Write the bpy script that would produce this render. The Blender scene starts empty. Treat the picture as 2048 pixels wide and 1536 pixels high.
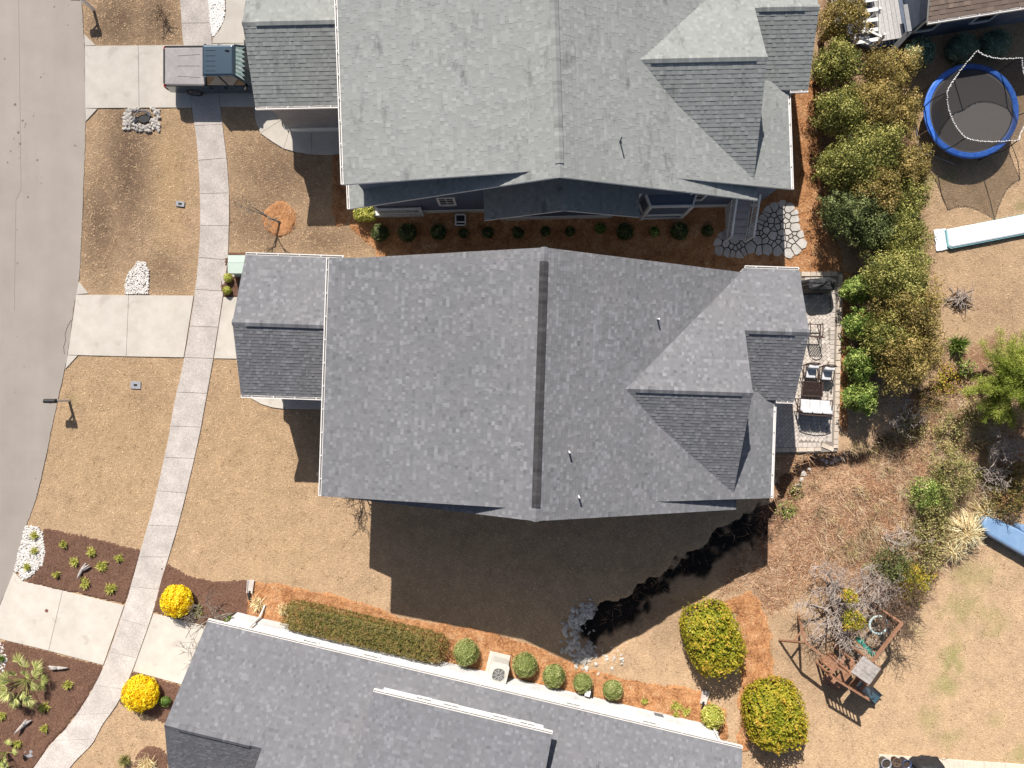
import bpy, bmesh, math, random
import numpy as np
from mathutils import Vector

# ---------------------------------------------------------------- camera, sky, sun, exposure
SC = 42.0            # photo pixels per metre on the ground
FP = 1420.0          # focal length in photo pixels
CAM_H = FP / SC
scene = bpy.context.scene
cam_d = bpy.data.cameras.new("camera")
cam_d.sensor_width = 36.0
cam_d.lens = 36.0 * FP / 2048.0
cam_d.clip_end = 2000.0
cam = bpy.data.objects.new("camera", cam_d)
cam.location = (0, 0, CAM_H)
scene.collection.objects.link(cam)
scene.camera = cam

SUN_V = Vector((0.29, -1.07, -1.0))          # direction the light travels
SUN_EL = math.atan2(1.0, math.hypot(0.29, 1.07))
SUN_AZ = math.atan2(-0.29, 1.07)
world = bpy.data.worlds.new("World")
scene.world = world
world.use_nodes = True
wn = world.node_tree
bg = wn.nodes["Background"]
sky = wn.nodes.new("ShaderNodeTexSky")
sky.sky_type = 'NISHITA'
sky.sun_disc = False
sky.sun_elevation = SUN_EL
sky.sun_rotation = SUN_AZ
sky.air_density = 1.0
sky.dust_density = 1.6
sky.ozone_density = 1.0
wn.links.new(sky.outputs[0], bg.inputs[0])
bg.inputs[1].default_value = 0.056
sun_d = bpy.data.lights.new("sun", 'SUN')
sun_d.energy = 4.6
sun_d.angle = math.radians(0.53)
sun_d.color = (1.0, 0.955, 0.89)
sun = bpy.data.objects.new("sun", sun_d)
sun.rotation_euler = SUN_V.to_track_quat('-Z', 'Y').to_euler()
sun.location = (-8, 30, 28)
scene.collection.objects.link(sun)
vs = scene.view_settings
vs.view_transform = 'Standard'
vs.look = 'None'
vs.exposure = 0.72
vs.gamma = 1.0
vs.use_curve_mapping = False
scene.cycles.max_bounces = 6
scene.cycles.transparent_max_bounces = 12

random.seed(7)
RNG = np.random.default_rng(11)
COL = scene.collection
GAIN = 1.3

# ---------------------------------------------------------------- helpers
def W(px, py, z=0.0):
    k = 1.0 - z * SC / FP
    return Vector(((px - 1024.0) * k / SC, -(py - 768.0) * k / SC, z))

def lin(c):
    c = c / 255.0
    return c / 12.92 if c <= 0.04045 else ((c + 0.055) / 1.055) ** 2.4

def C(r, g, b, gain=GAIN):
    return (min(0.9, lin(r) / gain), min(0.9, lin(g) / gain), min(0.9, lin(b) / gain), 1.0)

ORG = {}

def tag(o, label=None, category=None, group=None, kind=None):
    if label: o["label"] = label
    if category: o["category"] = category
    if group: o["group"] = group
    if kind: o["kind"] = kind
    return o

def thing(name, loc, label, category, group=None):
    o = bpy.data.objects.new(name, None)
    o.empty_display_size = 0.2
    o.location = loc
    COL.objects.link(o)
    ORG[o.name] = Vector(loc)
    return tag(o, label, category, group)

def link_mesh(name, me, mat, parent=None, origin=None, kind=None):
    o = bpy.data.objects.new(name, me)
    if mat is not None:
        me.materials.append(mat)
    COL.objects.link(o)
    if parent is not None:
        o.parent = parent
        ORG[o.name] = ORG[parent.name]
    else:
        o.location = origin or (0, 0, 0)
        ORG[o.name] = Vector(origin or (0, 0, 0))
    if kind: o["kind"] = kind
    return o

def np_mesh(name, verts, faces, mat, parent=None, origin=None, tint=None, smooth=False, kind=None, vtint=None):
    """verts (N,3) world coordinates, faces (M,3|4) int array"""
    verts = np.asarray(verts, dtype=np.float64)
    org = ORG[parent.name] if parent is not None else Vector(origin or (0, 0, 0))
    verts = verts - np.array(org)
    faces = np.asarray(faces, dtype=np.int32)
    n, k = faces.shape
    me = bpy.data.meshes.new(name)
    me.vertices.add(len(verts))
    me.vertices.foreach_set("co", verts.astype(np.float32).ravel())
    me.loops.add(n * k)
    me.loops.foreach_set("vertex_index", faces.ravel())
    me.polygons.add(n)
    me.polygons.foreach_set("loop_start", np.arange(0, n * k, k, dtype=np.int32))
    me.polygons.foreach_set("loop_total", np.full(n, k, dtype=np.int32))
    me.polygons.foreach_set("use_smooth", np.full(n, bool(smooth)))
    me.update(calc_edges=True)
    if tint is not None:
        a = me.attributes.new("tint", 'FLOAT', 'FACE')
        a.data.foreach_set("value", np.asarray(tint, dtype=np.float32))
    if vtint is not None:
        for nm, arr in vtint.items():
            a = me.attributes.new(nm, 'FLOAT', 'POINT')
            a.data.foreach_set("value", np.asarray(arr, dtype=np.float32))
    return link_mesh(name, me, mat, parent, origin, kind)

class MB:
    def __init__(self):
        self.v, self.f, self.t = [], [], []
    def face(self, pts, tint=0.5):
        i = len(self.v)
        self.v += [tuple(p) for p in pts]
        self.f.append(tuple(range(i, i + len(pts))))
        self.t.append(tint)
    def hexa(self, b, t, tint=0.5):
        """b, t: matching rings bottom / top (counter-clockwise seen from above)"""
        i = len(self.v); n = len(b)
        self.v += [tuple(p) for p in b] + [tuple(p) for p in t]
        self.f.append(tuple(range(i + n - 1, i - 1, -1)))
        self.f.append(tuple(range(i + n, i + 2 * n)))
        for k in range(n):
            k2 = (k + 1) % n
            self.f.append((i + k, i + k2, i + n + k2, i + n + k))
        self.t += [tint] * (n + 2)
    def prism(self, pts, z0, z1, tint=0.5, inset=0.0):
        P = [Vector((p[0], p[1])) for p in pts]
        a = sum(P[k].x * P[(k + 1) % len(P)].y - P[(k + 1) % len(P)].x * P[k].y for k in range(len(P)))
        if a < 0: P.reverse()
        if inset > 0:
            c = sum(P, Vector((0, 0))) / len(P)
            T = [p + (c - p).normalized() * inset for p in P]
        else:
            T = P
        self.hexa([(p.x, p.y, z0) for p in P], [(p.x, p.y, z1) for p in T], tint)
    def box(self, c, s, rz=0.0, tint=0.5):
        cx, cy, cz = c; sx, sy, sz = s[0] / 2, s[1] / 2, s[2] / 2
        co, si = math.cos(rz), math.sin(rz)
        r = []
        for a, b in ((-sx, -sy), (sx, -sy), (sx, sy), (-sx, sy)):
            r.append((cx + a * co - b * si, cy + a * si + b * co))
        self.hexa([(x, y, cz - sz) for x, y in r], [(x, y, cz + sz) for x, y in r], tint)
    def beam(self, p0, p1, w, h, tint=0.5, up=Vector((0, 0, 1))):
        p0, p1 = Vector(p0), Vector(p1)
        d = (p1 - p0).normalized()
        if abs(d.dot(up)) > 0.98: up = Vector((1, 0, 0))
        s = d.cross(up).normalized() * (w / 2)
        u = s.cross(d).normalized() * (h / 2)
        r0 = [p0 - s - u, p0 + s - u, p0 + s + u, p0 - s + u]
        r1 = [p1 - s - u, p1 + s - u, p1 + s + u, p1 - s + u]
        self.hexa(r0, r1, tint)
    def tube(self, pts, radii, n=6, tint=0.5, cap=True):
        pts = [Vector(p) for p in pts]
        i0 = len(self.v)
        for k, p in enumerate(pts):
            d = (pts[min(k + 1, len(pts) - 1)] - pts[max(k - 1, 0)])
            d = d.normalized() if d.length > 1e-9 else Vector((0, 0, 1))
            up = Vector((0, 0, 1)) if abs(d.z) < 0.9 else Vector((1, 0, 0))
            s = d.cross(up).normalized(); u = s.cross(d).normalized()
            for j in range(n):
                a = 2 * math.pi * j / n
                self.v.append(tuple(p + (s * math.cos(a) + u * math.sin(a)) * radii[k]))
        for k in range(len(pts) - 1):
            for j in range(n):
                j2 = (j + 1) % n
                a = i0 + k * n
                self.f.append((a + j, a + j2, a + n + j2, a + n + j)); self.t.append(tint)
        if cap:
            self.f.append(tuple(i0 + n - 1 - j for j in range(n))); self.t.append(tint)
            a = i0 + (len(pts) - 1) * n
            self.f.append(tuple(a + j for j in range(n))); self.t.append(tint)
    def lathe(self, prof, c, n=24, tint=0.5, sx=1.0, sy=1.0):
        i0 = len(self.v)
        for r, z in prof:
            for j in range(n):
                a = 2 * math.pi * j / n
                self.v.append((c[0] + r * sx * math.cos(a), c[1] + r * sy * math.sin(a), c[2] + z))
        for k in range(len(prof) - 1):
            for j in range(n):
                j2 = (j + 1) % n; a = i0 + k * n
                self.f.append((a + j, a + j2, a + n + j2, a + n + j)); self.t.append(tint)
        a = i0 + (len(prof) - 1) * n
        self.f.append(tuple(a + j for j in range(n))); self.t.append(tint)
        self.f.append(tuple(i0 + n - 1 - j for j in range(n))); self.t.append(tint)
    def torus(self, c, R, r, n=32, m=8, tilt=None, tint=0.5):
        i0 = len(self.v); c = Vector(c)
        for j in range(n):
            a = 2 * math.pi * j / n
            for q in range(m):
                b = 2 * math.pi * q / m
                p = Vector(((R + r * math.cos(b)) * math.cos(a), (R + r * math.cos(b)) * math.sin(a), r * math.sin(b)))
                if tilt is not None: p = tilt @ p
                self.v.append(tuple(c + p))
        for j in range(n):
            for q in range(m):
                j2, q2 = (j + 1) % n, (q + 1) % m
                self.f.append((i0 + j * m + q, i0 + j2 * m + q, i0 + j2 * m + q2, i0 + j * m + q2)); self.t.append(tint)
    def build(self, name, mat, parent=None, origin=None, smooth=False, kind=None, bevel=0.0):
        org = ORG[parent.name] if parent is not None else Vector(origin or (0, 0, 0))
        me = bpy.data.meshes.new(name)
        me.from_pydata([(a - org.x, b - org.y, c - org.z) for a, b, c in self.v], [], self.f)
        a = me.attributes.new("tint", 'FLOAT', 'FACE')
        a.data.foreach_set("value", np.asarray(self.t, dtype=np.float32))
        if smooth:
            me.polygons.foreach_set("use_smooth", np.ones(len(me.polygons), dtype=bool))
        me.update()
        o = link_mesh(name, me, mat, parent, origin, kind)
        if bevel > 0:
            m = o.modifiers.new("bevel", 'BEVEL'); m.width = bevel; m.segments = 2; m.limit_method = 'ANGLE'
        return o

def copy_thing(root, loc, rz=0.0, label=None, scale=1.0):
    r = root.copy(); COL.objects.link(r)
    r.location = loc; r.rotation_euler = (0, 0, rz); r.scale = (scale,) * 3
    ORG[r.name] = Vector(loc)
    if label: r["label"] = label
    for ch in list(root.children):
        c = ch.copy(); COL.objects.link(c); c.parent = r
        for g in ch.children:
            d = g.copy(); COL.objects.link(d); d.parent = c
    return r

def hash_noise(x, y, s, seed=0):
    """smooth 2-D value noise, numpy"""
    x = np.asarray(x) / s; y = np.asarray(y) / s
    xi = np.floor(x).astype(np.int64); yi = np.floor(y).astype(np.int64)
    fx = x - xi; fy = y - yi
    fx = fx * fx * (3 - 2 * fx); fy = fy * fy * (3 - 2 * fy)
    def h(a, b):
        n = (a * 374761393 + b * 668265263 + seed * 1442695041) & 0xFFFFFFFF
        n = ((n ^ (n >> 13)) * 1274126177) & 0xFFFFFFFF
        return ((n ^ (n >> 16)) & 0xFFFF) / 65535.0
    return (h(xi, yi) * (1 - fx) + h(xi + 1, yi) * fx) * (1 - fy) + (h(xi, yi + 1) * (1 - fx) + h(xi + 1, yi + 1) * fx) * fy

def in_poly(x, y, poly):
    x = np.asarray(x); y = np.asarray(y)
    r = np.zeros(x.shape, dtype=bool)
    n = len(poly)
    for i in range(n):
        x1, y1 = poly[i][0], poly[i][1]; x2, y2 = poly[(i + 1) % n][0], poly[(i + 1) % n][1]
        if y1 == y2: continue
        c = ((y1 > y) != (y2 > y)) & (x < (x2 - x1) * (y - y1) / (y2 - y1) + x1)
        r ^= c
    return r

def PX(pts, z=0.0):
    return [tuple(W(a, b, z)[:2]) for a, b in pts]

# ---------------------------------------------------------------- materials
def _nodes(name):
    m = bpy.data.materials.new(name); m.use_nodes = True
    nt = m.node_tree
    return m, nt, nt.nodes["Principled BSDF"], nt.nodes["Material Output"]

def _noise(nt, co, scale, detail=5.0, rough=0.6):
    n = nt.nodes.new("ShaderNodeTexNoise")
    n.inputs["Scale"].default_value = scale
    n.inputs["Detail"].default_value = detail
    n.inputs["Roughness"].default_value = rough
    nt.links.new(co, n.inputs["Vector"])
    return n.outputs["Fac"]

def _ramp(nt, fac, stops):
    r = nt.nodes.new("ShaderNodeValToRGB")
    el = r.color_ramp.elements
    while len(el) < len(stops): el.new(0.5)
    for e, (p, c) in zip(el, stops):
        e.position = p; e.color = c
    nt.links.new(fac, r.inputs[0])
    return r.outputs[0]

def _mix(nt, a, b, fac, mode='MIX'):
    n = nt.nodes.new("ShaderNodeMix"); n.data_type = 'RGBA'; n.blend_type = mode
    if isinstance(fac, (int, float)): n.inputs[0].default_value = fac
    else: nt.links.new(fac, n.inputs[0])
    for s, val in ((6, a), (7, b)):
        if isinstance(val, tuple): n.inputs[s].default_value = val
        else: nt.links.new(val, n.inputs[s])
    return n.outputs[2]

def _map(nt, val, a, b, c, d):
    n = nt.nodes.new("ShaderNodeMapRange")
    n.inputs[1].default_value = a; n.inputs[2].default_value = b; n.inputs[3].default_value = c; n.inputs[4].default_value = d
    nt.links.new(val, n.inputs[0])
    return n.outputs[0]

def _gray(nt, val):
    n = nt.nodes.new("ShaderNodeCombineColor")
    for i in range(3): nt.links.new(val, n.inputs[i])
    return n.outputs[0]

def _attr(nt, name):
    n = nt.nodes.new("ShaderNodeAttribute"); n.attribute_name = name
    return n.outputs["Fac"]

def mat(name, c1, c2=None, scale=6.0, rough=0.8, bump=0.0, bscale=60.0, spec=0.3, big=0.0, bigscale=0.5, tint=0.0, metallic=0.0, rand=0.0, coat=0.0, speck=None):
    m, nt, bs, out = _nodes(name)
    tc = nt.nodes.new("ShaderNodeTexCoord"); co = tc.outputs["Object"]
    col = c1
    if c2 is not None:
        f = _noise(nt, co, scale, 6, 0.65)
        col = _ramp(nt, f, [(0.32, c1), (0.68, c2)])
    if big > 0:
        f = _noise(nt, co, bigscale, 3, 0.5)
        g = _gray(nt, _map(nt, f, 0.3, 0.7, 1 - big, 1 + big))
        col = _mix(nt, col, g, 1.0, 'MULTIPLY')
    if speck is not None:                      # (scale, threshold, colour)
        f = _noise(nt, co, speck[0], 2, 0.5)
        col = _mix(nt, col, speck[2], _map(nt, f, speck[1], speck[1] + 0.06, 0.0, 1.0))
    if tint > 0:
        g = _gray(nt, _map(nt, _attr(nt, "tint"), 0, 1, 1 - tint, 1 + tint))
        col = _mix(nt, col, g, 1.0, 'MULTIPLY')
    if rand > 0:
        oi = nt.nodes.new("ShaderNodeObjectInfo")
        g = _gray(nt, _map(nt, oi.outputs["Random"], 0, 1, 1 - rand, 1 + rand))
        col = _mix(nt, col, g, 1.0, 'MULTIPLY')
    if isinstance(col, tuple): bs.inputs["Base Color"].default_value = col
    else: nt.links.new(col, bs.inputs["Base Color"])
    bs.inputs["Roughness"].default_value = rough
    bs.inputs["Specular IOR Level"].default_value = spec
    bs.inputs["Metallic"].default_value = metallic
    bs.inputs["Diffuse Roughness"].default_value = 0.6 if rough > 0.8 else 0.0
    bs.inputs["Coat Weight"].default_value = coat
    if bump > 0:
        b = nt.nodes.new("ShaderNodeBump"); b.inputs["Strength"].default_value = bump; b.inputs["Distance"].default_value = 0.02
        nt.links.new(_noise(nt, co, bscale, 4, 0.6), b.inputs["Height"])
        nt.links.new(b.outputs[0], bs.inputs["Normal"])
    return m

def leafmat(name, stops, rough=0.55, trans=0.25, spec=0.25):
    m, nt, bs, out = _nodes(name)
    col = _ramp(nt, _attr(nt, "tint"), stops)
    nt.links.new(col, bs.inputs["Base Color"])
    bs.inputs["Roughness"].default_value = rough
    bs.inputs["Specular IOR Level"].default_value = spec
    if trans > 0:
        t = nt.nodes.new("ShaderNodeBsdfTranslucent"); nt.links.new(col, t.inputs[0])
        mx = nt.nodes.new("ShaderNodeMixShader"); mx.inputs[0].default_value = trans
        nt.links.new(bs.outputs[0], mx.inputs[1]); nt.links.new(t.outputs[0], mx.inputs[2])
        nt.links.new(mx.outputs[0], out.inputs[0])
    return m
# ================================================================ SETTING: ground
DITCH_PX = [(1150, 1282), (1168, 1274), (1215, 1240), (1290, 1192), (1360, 1142), (1440, 1092), (1515, 1050), (1568, 985), (1606, 938), (1665, 915),
            (1735, 905), (1790, 865), (1822, 800), (1880, 775), (1965, 748), (2100, 705)]
DITCH = np.array(PX(DITCH_PX))

def ditch_field(x, y):
    """signed distance to the ditch line (positive on the house side) and distance along it"""
    best = np.full(x.shape, 1e9); sgn = np.zeros(x.shape); along = np.zeros(x.shape); s0 = 0.0
    for i in range(len(DITCH) - 1):
        a, b = DITCH[i], DITCH[i + 1]
        d = b - a; L = np.hypot(*d); t = np.clip(((x - a[0]) * d[0] + (y - a[1]) * d[1]) / L ** 2, 0, 1)
        qx, qy = a[0] + t * d[0], a[1] + t * d[1]
        r = np.hypot(x - qx, y - qy)
        s = np.sign(d[0] * (y - a[1]) - d[1] * (x - a[0]))
        m = r < best
        best = np.where(m, r, best); sgn = np.where(m, s, sgn); along = np.where(m, s0 + t * L, along)
        s0 += L
    return best * np.where(sgn == 0, 1, sgn), along

def smooth01(t):
    t = np.clip(t, 0, 1); return t * t * (3 - 2 * t)

def ground_z(x, y):
    x = np.asarray(x, float); y = np.asarray(y, float)
    d, al = ditch_field(x, y)
    d = d + (hash_noise(x, y, 0.9, 3) - 0.5) * 0.75 + (hash_noise(x, y, 0.3, 4) - 0.5) * 0.4 + (hash_noise(x, y, 0.14, 14) - 0.5) * 0.16
    w_house = 0.3 - 0.1 * smooth01((al - 9) / 4)
    w_far = 1.7 - 0.3 * smooth01((al - 10) / 4)
    f = np.where(d > 0, 1 - smooth01((d - w_house) / (0.3 - 0.16 * smooth01((al - 8) / 4))), 1 - smooth01((-d - 0.25) / w_far))
    depth = (0.85 - 0.2 * smooth01((al - 11) / 3) - 0.3 * smooth01((al - 17) / 3)) * smooth01(al / 0.5)
    z = -depth * f
    # roadside swale, very shallow
    z = z + (hash_noise(x, y, 0.35, 5) - 0.5) * 0.018 + (hash_noise(x, y, 1.6, 6) - 0.5) * 0.015 - 0.012
    return z

def ground_at(px, py):
    p = W(px, py)
    return float(ground_z(np.array([p.x]), np.array([p.y]))[0])

ROAD_EDGE = [(160, -300), (164, 0), (169, 90), (171, 240), (167, 380), (158, 562), (148, 615), (133, 722), (108, 835), (76, 985), (53, 1052), (38, 1112), (26, 1148), (0, 1210), (-40, 1290), (-150, 1500), (-260, 1700)]
ROAD = [(-620, -300)] + ROAD_EDGE + [(-900, 1700)]
SIDE = [((345, -160), (403, -160)), ((360, 0), (418, 0)), ((367, 90), (425, 88)), ((384, 216), (441, 214)), ((393, 280), (449, 276)), ((398, 345), (456, 340)),
        ((400, 402), (459, 402)), ((400, 466), (458, 467)), ((397, 515), (456, 520)), ((389, 591), (446, 594)), ((369, 715), (427, 717)),
        ((349, 805), (411, 808)), ((335, 885), (396, 887)), ((307, 1010), (366, 1015)), ((286, 1084), (347, 1084)), ((265, 1160), (323, 1163)),
        ((250, 1211), (306, 1226)), ((208, 1331), (265, 1342)), ((172, 1400), (237, 1404)), ((135, 1453), (207, 1447)), ((100, 1490), (184, 1488)),
        ((67, 1536), (140, 1536)), ((-20, 1650), (50, 1660))]
SIDE_POLY = [s[0] for s in SIDE] + [s[1] for s in SIDE][::-1]
DRIVES = {
    'north': [[(170, 92), (277, 91), (279, 216), (171, 217)], [(277, 91), (366.5, 90), (384, 215.5), (279, 216)], [(425, 88), (590, 86), (590, 214), (441, 214)],
              [(169, 69), (192, 91), (170, 92)], [(171, 217), (195, 218), (172, 243)], [(451, -60), (600, -60), (600, 86), (425, 87), (426, 77), (440, 60), (449, 40), (452, 20)]],
    'main': [[(153, 589), (258, 590), (253, 713), (136, 710)], [(258, 590), (388, 591), (368, 715), (253, 713)], [(447, 594), (560, 594), (560, 719), (428, 717)],
             [(158, 563), (177, 587), (153, 589)], [(136, 710), (156, 711), (131, 738)]],
    'south': [[(28, 1143), (45, 1162), (126, 1181), (98, 1301), (10, 1280), (-30, 1268), (-12, 1235), (0, 1212)], [(126, 1181), (249, 1211), (207, 1330), (98, 1301)],
              [(307, 1227), (412, 1251), (470, 1266), (430, 1390), (355, 1366), (266, 1342)]],
}
WALKS = {
    'north': [[(508, 215), (511, 240), (521, 267), (561, 242), (575, 215)], [(521, 267), (545, 284), (568, 298), (583, 248), (561, 242)],
              [(568, 298), (590, 304), (623, 309), (623, 215), (575, 215), (561, 242), (583, 248)], [(623, 309), (700, 311), (700, 215), (623, 215)]],
    'main': [[(492, 782), (503, 797), (522, 808), (545, 815), (570, 818), (572, 770)], [(570, 818), (646, 819), (646, 770), (572, 770)], [(646, 819), (700, 819), (700, 770), (646, 770)]],
}
PS = {
    'north_bed': [(690, 400), (700, 440), (705, 458), (728, 482), (752, 498), (758, 530), (1000, 560), (1500, 560), (1560, 545), (1690, 548), (1678, 500), (1658, 420), (1648, 330), (1641, 165), (1560, 160), (1560, 380), (1400, 330), (740, 330)],
    'entry': [(668, 309), (702, 309), (702, 430), (690, 452), (676, 452), (664, 430)],
    'patio_strip': [(1682, 545), (1702, 545), (1700, 700), (1695, 800), (1692, 868), (1678, 850), (1678, 700)],
    'south_bed': [(500, 1166), (560, 1170), (640, 1186), (720, 1206), (800, 1234), (900, 1250), (1000, 1270), (1050, 1284), (1100, 1305), (1160, 1335), (1230, 1353), (1310, 1368),
                  (1400, 1382), (1412, 1402), (1450, 1425), (1455, 1475), (1430, 1500), (1380, 1480), (1000, 1390), (700, 1310), (490, 1250)],
    'path': [(1445, 1200), (1500, 1183), (1530, 1215), (1543, 1280), (1545, 1340), (1560, 1370), (1510, 1400), (1498, 1500), (1478, 1500), (1480, 1400), (1488, 1290), (1475, 1230)],
    'ring': [(560 + 35 * math.cos(a * math.pi / 8), 438 + 33 * math.sin(a * math.pi / 8)) for a in range(16)],
}
BM = {
    'kerb_bed': [(84, 1056), (180, 1075), (282, 1101), (250, 1208), (120, 1179), (48, 1162), (70, 1150), (90, 1110)],
    'tree_bed': [(326, 1118), (342, 1133), (370, 1148), (400, 1158), (440, 1164), (500, 1160), (500, 1240), (470, 1250), (412, 1252), (306, 1224)],
    'palm_bed': [(12, 1283), (98, 1304), (208, 1333), (172, 1400), (135, 1452), (100, 1487), (67, 1536), (-10, 1640), (-90, 1640), (-40, 1285)],
    'yellow_bed': [(262, 1343), (355, 1368), (380, 1400), (332, 1450), (305, 1432), (272, 1424), (237, 1408)],
    'island': [(303 + 36 * math.cos(a * math.pi / 8), 1527 + 34 * math.sin(a * math.pi / 8)) for a in range(16)],
    'utility_bed': [(452, 505), (500, 505), (500, 594), (447, 594), (441, 575), (446, 552)],
}
RK = {
    'kerb': [(52, 1051), (75, 1053), (86, 1065), (91, 1105), (86, 1130), (62, 1153), (46, 1161), (30, 1140), (40, 1096)],
    'corner': [(-2, 1283), (11, 1289), (15, 1320), (6, 1345), (-20, 1355), (-25, 1275)],
    'verge': [(278, 522), (292, 525), (299, 545), (297, 588), (251, 588), (250, 570), (256, 548), (268, 533)],
    'white': [(416, -30), (447, -30), (451, 20), (448, 42), (438, 60), (425, 77), (420, 40)],
}
BRUSH = [(1545, 905), (1720, 905), (1800, 830), (1860, 800), (2100, 690), (2100, 1060), (1990, 1010), (1940, 1060), (1905, 1120), (1850, 1190), (1790, 1240), (1700, 1190), (1610, 1190), (1540, 1230), (1490, 1180), (1440, 1195), (1440, 1180), (1530, 1060)]
PATIO = [(1590, 544), (1683, 544), (1680, 700), (1677, 800), (1673, 902), (1640, 904), (1545, 907), (1535, 907), (1535, 780), (1545, 700)]
FLAG = [(1436, 482), (1452, 470), (1470, 455), (1490, 475), (1505, 462), (1522, 440), (1540, 417), (1558, 410), (1580, 416), (1594, 438), (1600, 455), (1600, 490), (1590, 505), (1560, 505), (1500, 506), (1470, 507), (1442, 503), (1436, 494)]

def house_quad(f, u0, u1, v0, v1):
    return [f(u0, v0), f(u1, v0), f(u1, v1), f(u0, v1)]

# ---- ground sheet
def axis(lo, hi, step):
    fine = np.arange(lo, hi + step / 2, step)
    far = np.array([600, 300, 150, 90, 60, 45, 36, 31])
    return np.concatenate([-far + 0.0, fine, far[::-1] + 0.0])

gx = axis(-27, 27, 0.13); gy = axis(-21, 21, 0.13)
GX, GY = np.meshgrid(gx, gy)
gxr, gyr = GX.ravel(), GY.ravel()
GZ = ground_z(gxr, gyr)
far_m = (np.abs(gxr) > 28) | (np.abs(gyr) > 22)
GZ = np.where(far_m, -0.02, GZ)
pxg = gxr * SC + 1024; pyg = 768 - gyr * SC

def soft_poly(poly, jit=14, seed=0, soft=12):
    acc = np.zeros(pxg.shape)
    for k in range(4):
        ox = (hash_noise(gxr, gyr, 0.8, 20 + k + seed) - 0.5) * 2 * jit + (hash_noise(gxr, gyr, 0.25, 30 + k + seed) - 0.5) * soft * 2
        oy = (hash_noise(gxr, gyr, 0.8, 40 + k + seed) - 0.5) * 2 * jit + (hash_noise(gxr, gyr, 0.25, 50 + k + seed) - 0.5) * soft * 2
        acc += in_poly(pxg + ox, pyg + oy, poly)
    return acc / 4

litter = soft_poly(BRUSH, 22, 0)
litter = np.maximum(litter, soft_poly([(1850, 715), (2060, 660), (2060, 780), (1850, 790)], 16, 3))
litter = np.maximum(litter, soft_poly([(1640, 0), (1790, 0), (1830, 200), (1870, 600), (1860, 800), (1700, 820), (1700, 500), (1640, 400)], 14, 5) * 0.8)
green = np.zeros_like(litter)
for (cx, cy, rx, ry, s) in [(1905, 1320, 26, 42, .9), (1890, 1370, 30, 24, .8), (1925, 1215, 40, 36, .6), (1985, 1240, 30, 34, .55), (1860, 1440, 26, 24, .5), (1945, 1150, 50, 30, .5), (2035, 1512, 24, 20, .7), (1900, 1475, 26, 22, .45),
                            (1860, 355, 18, 14, .8), (1900, 355, 16, 14, .8), (1990, 1440, 20, 16, .4), (1830, 1260, 20, 16, .3), (150, 800, 16, 18, .25), (2040, 415, 16, 12, .6)]:
    d = np.hypot((pxg - cx) / rx, (pyg - cy) / ry)
    n = hash_noise(gxr, gyr, 0.35, 61) * 0.7 + hash_noise(gxr, gyr, 0.14, 62) * 0.5
    green = np.maximum(green, np.clip((1.25 - d + (n - 0.6) * 1.4), 0, 1) * s)
dd, aa = ditch_field(gxr, gyr)
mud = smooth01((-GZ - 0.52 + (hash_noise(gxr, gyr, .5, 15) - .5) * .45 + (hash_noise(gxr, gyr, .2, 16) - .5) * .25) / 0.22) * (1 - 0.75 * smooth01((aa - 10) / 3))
brown = np.zeros_like(litter)                                   # thin patches of the verge and the yards
BROWN = [(255, 330, 60, 200, 1.0), (235, 40, 60, 80, .9), (310, 40, 60, 80, .8), (200, 450, 50, 130, .9), (330, 540, 60, 60, .6), (560, 345, 110, 90, .75), (520, 440, 90, 90, .7), (600, 280, 80, 40, .6), (650, 480, 100, 40, .7), (290, 800, 60, 40, .25), (650, 490, 60, 30, .3),
                            (1640, 1300, 110, 110, .55), (1330, 1250, 70, 50, .45), (2000, 620, 80, 60, .3), (1950, 480, 60, 40, .2), (160, 820, 22, 14, .4)]
for (cx, cy, rx, ry, s) in BROWN:
    d = np.hypot((pxg - cx) / rx, (pyg - cy) / ry)
    brown = np.maximum(brown, np.clip(1.2 - d, 0, 1) * s)
gold = np.zeros_like(litter)
for (cx, cy, rx, ry, s) in [(340, 350, 42, 160, .8), (250, 900, 200, 220, .5), (480, 950, 160, 200, .4), (560, 1090, 180, 90, .4)]:
    d = np.hypot((pxg - cx) / rx, (pyg - cy) / ry)
    gold = np.maximum(gold, np.clip(1.2 - d, 0, 1) * s)

m_ground, nt, bs, out = _nodes("lawn_and_soil")
tc = nt.nodes.new("ShaderNodeTexCoord"); co = tc.outputs["Object"]
mp = nt.nodes.new("ShaderNodeMapping"); mp.inputs["Rotation"].default_value = (0, 0, 0.6); mp.inputs["Scale"].default_value = (1, 2.6, 1)
nt.links.new(co, mp.inputs[0])
n1 = _noise(nt, mp.outputs[0], 7.0, 8, 0.75)
n2 = _noise(nt, co, 1.1, 4, 0.6)
n3 = _noise(nt, co, 22.0, 3, 0.7)
lawn = _ramp(nt, n1, [(0.28, C(146, 118, 92)), (0.4, C(188, 157, 124)), (0.54, C(206, 176, 142)), (0.72, C(222, 195, 163))])
lawn = _mix(nt, lawn, _gray(nt, _map(nt, n2, 0.3, 0.7, 0.86, 1.12)), 1.0, 'MULTIPLY')
lawn = _mix(nt, lawn, _gray(nt, _map(nt, n3, 0.3, 0.7, 0.82, 1.14)), 1.0, 'MULTIPLY')
br = _ramp(nt, n1, [(0.3, C(92, 74, 60)), (0.7, C(168, 140, 115))])
lawn = _mix(nt, lawn, br, _attr(nt, "brown"))
gd = _ramp(nt, n1, [(0.3, C(168, 136, 96)), (0.7, C(226, 196, 150))])
lawn = _mix(nt, lawn, gd, _map(nt, _attr(nt, "gold"), 0, 1, 0, 0.8))
gr = _ramp(nt, n3, [(0.3, C(122, 124, 66)), (0.7, C(170, 170, 104))])
lawn = _mix(nt, lawn, gr, _map(nt, _attr(nt, "green"), 0, 1, 0, 0.75))
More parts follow.
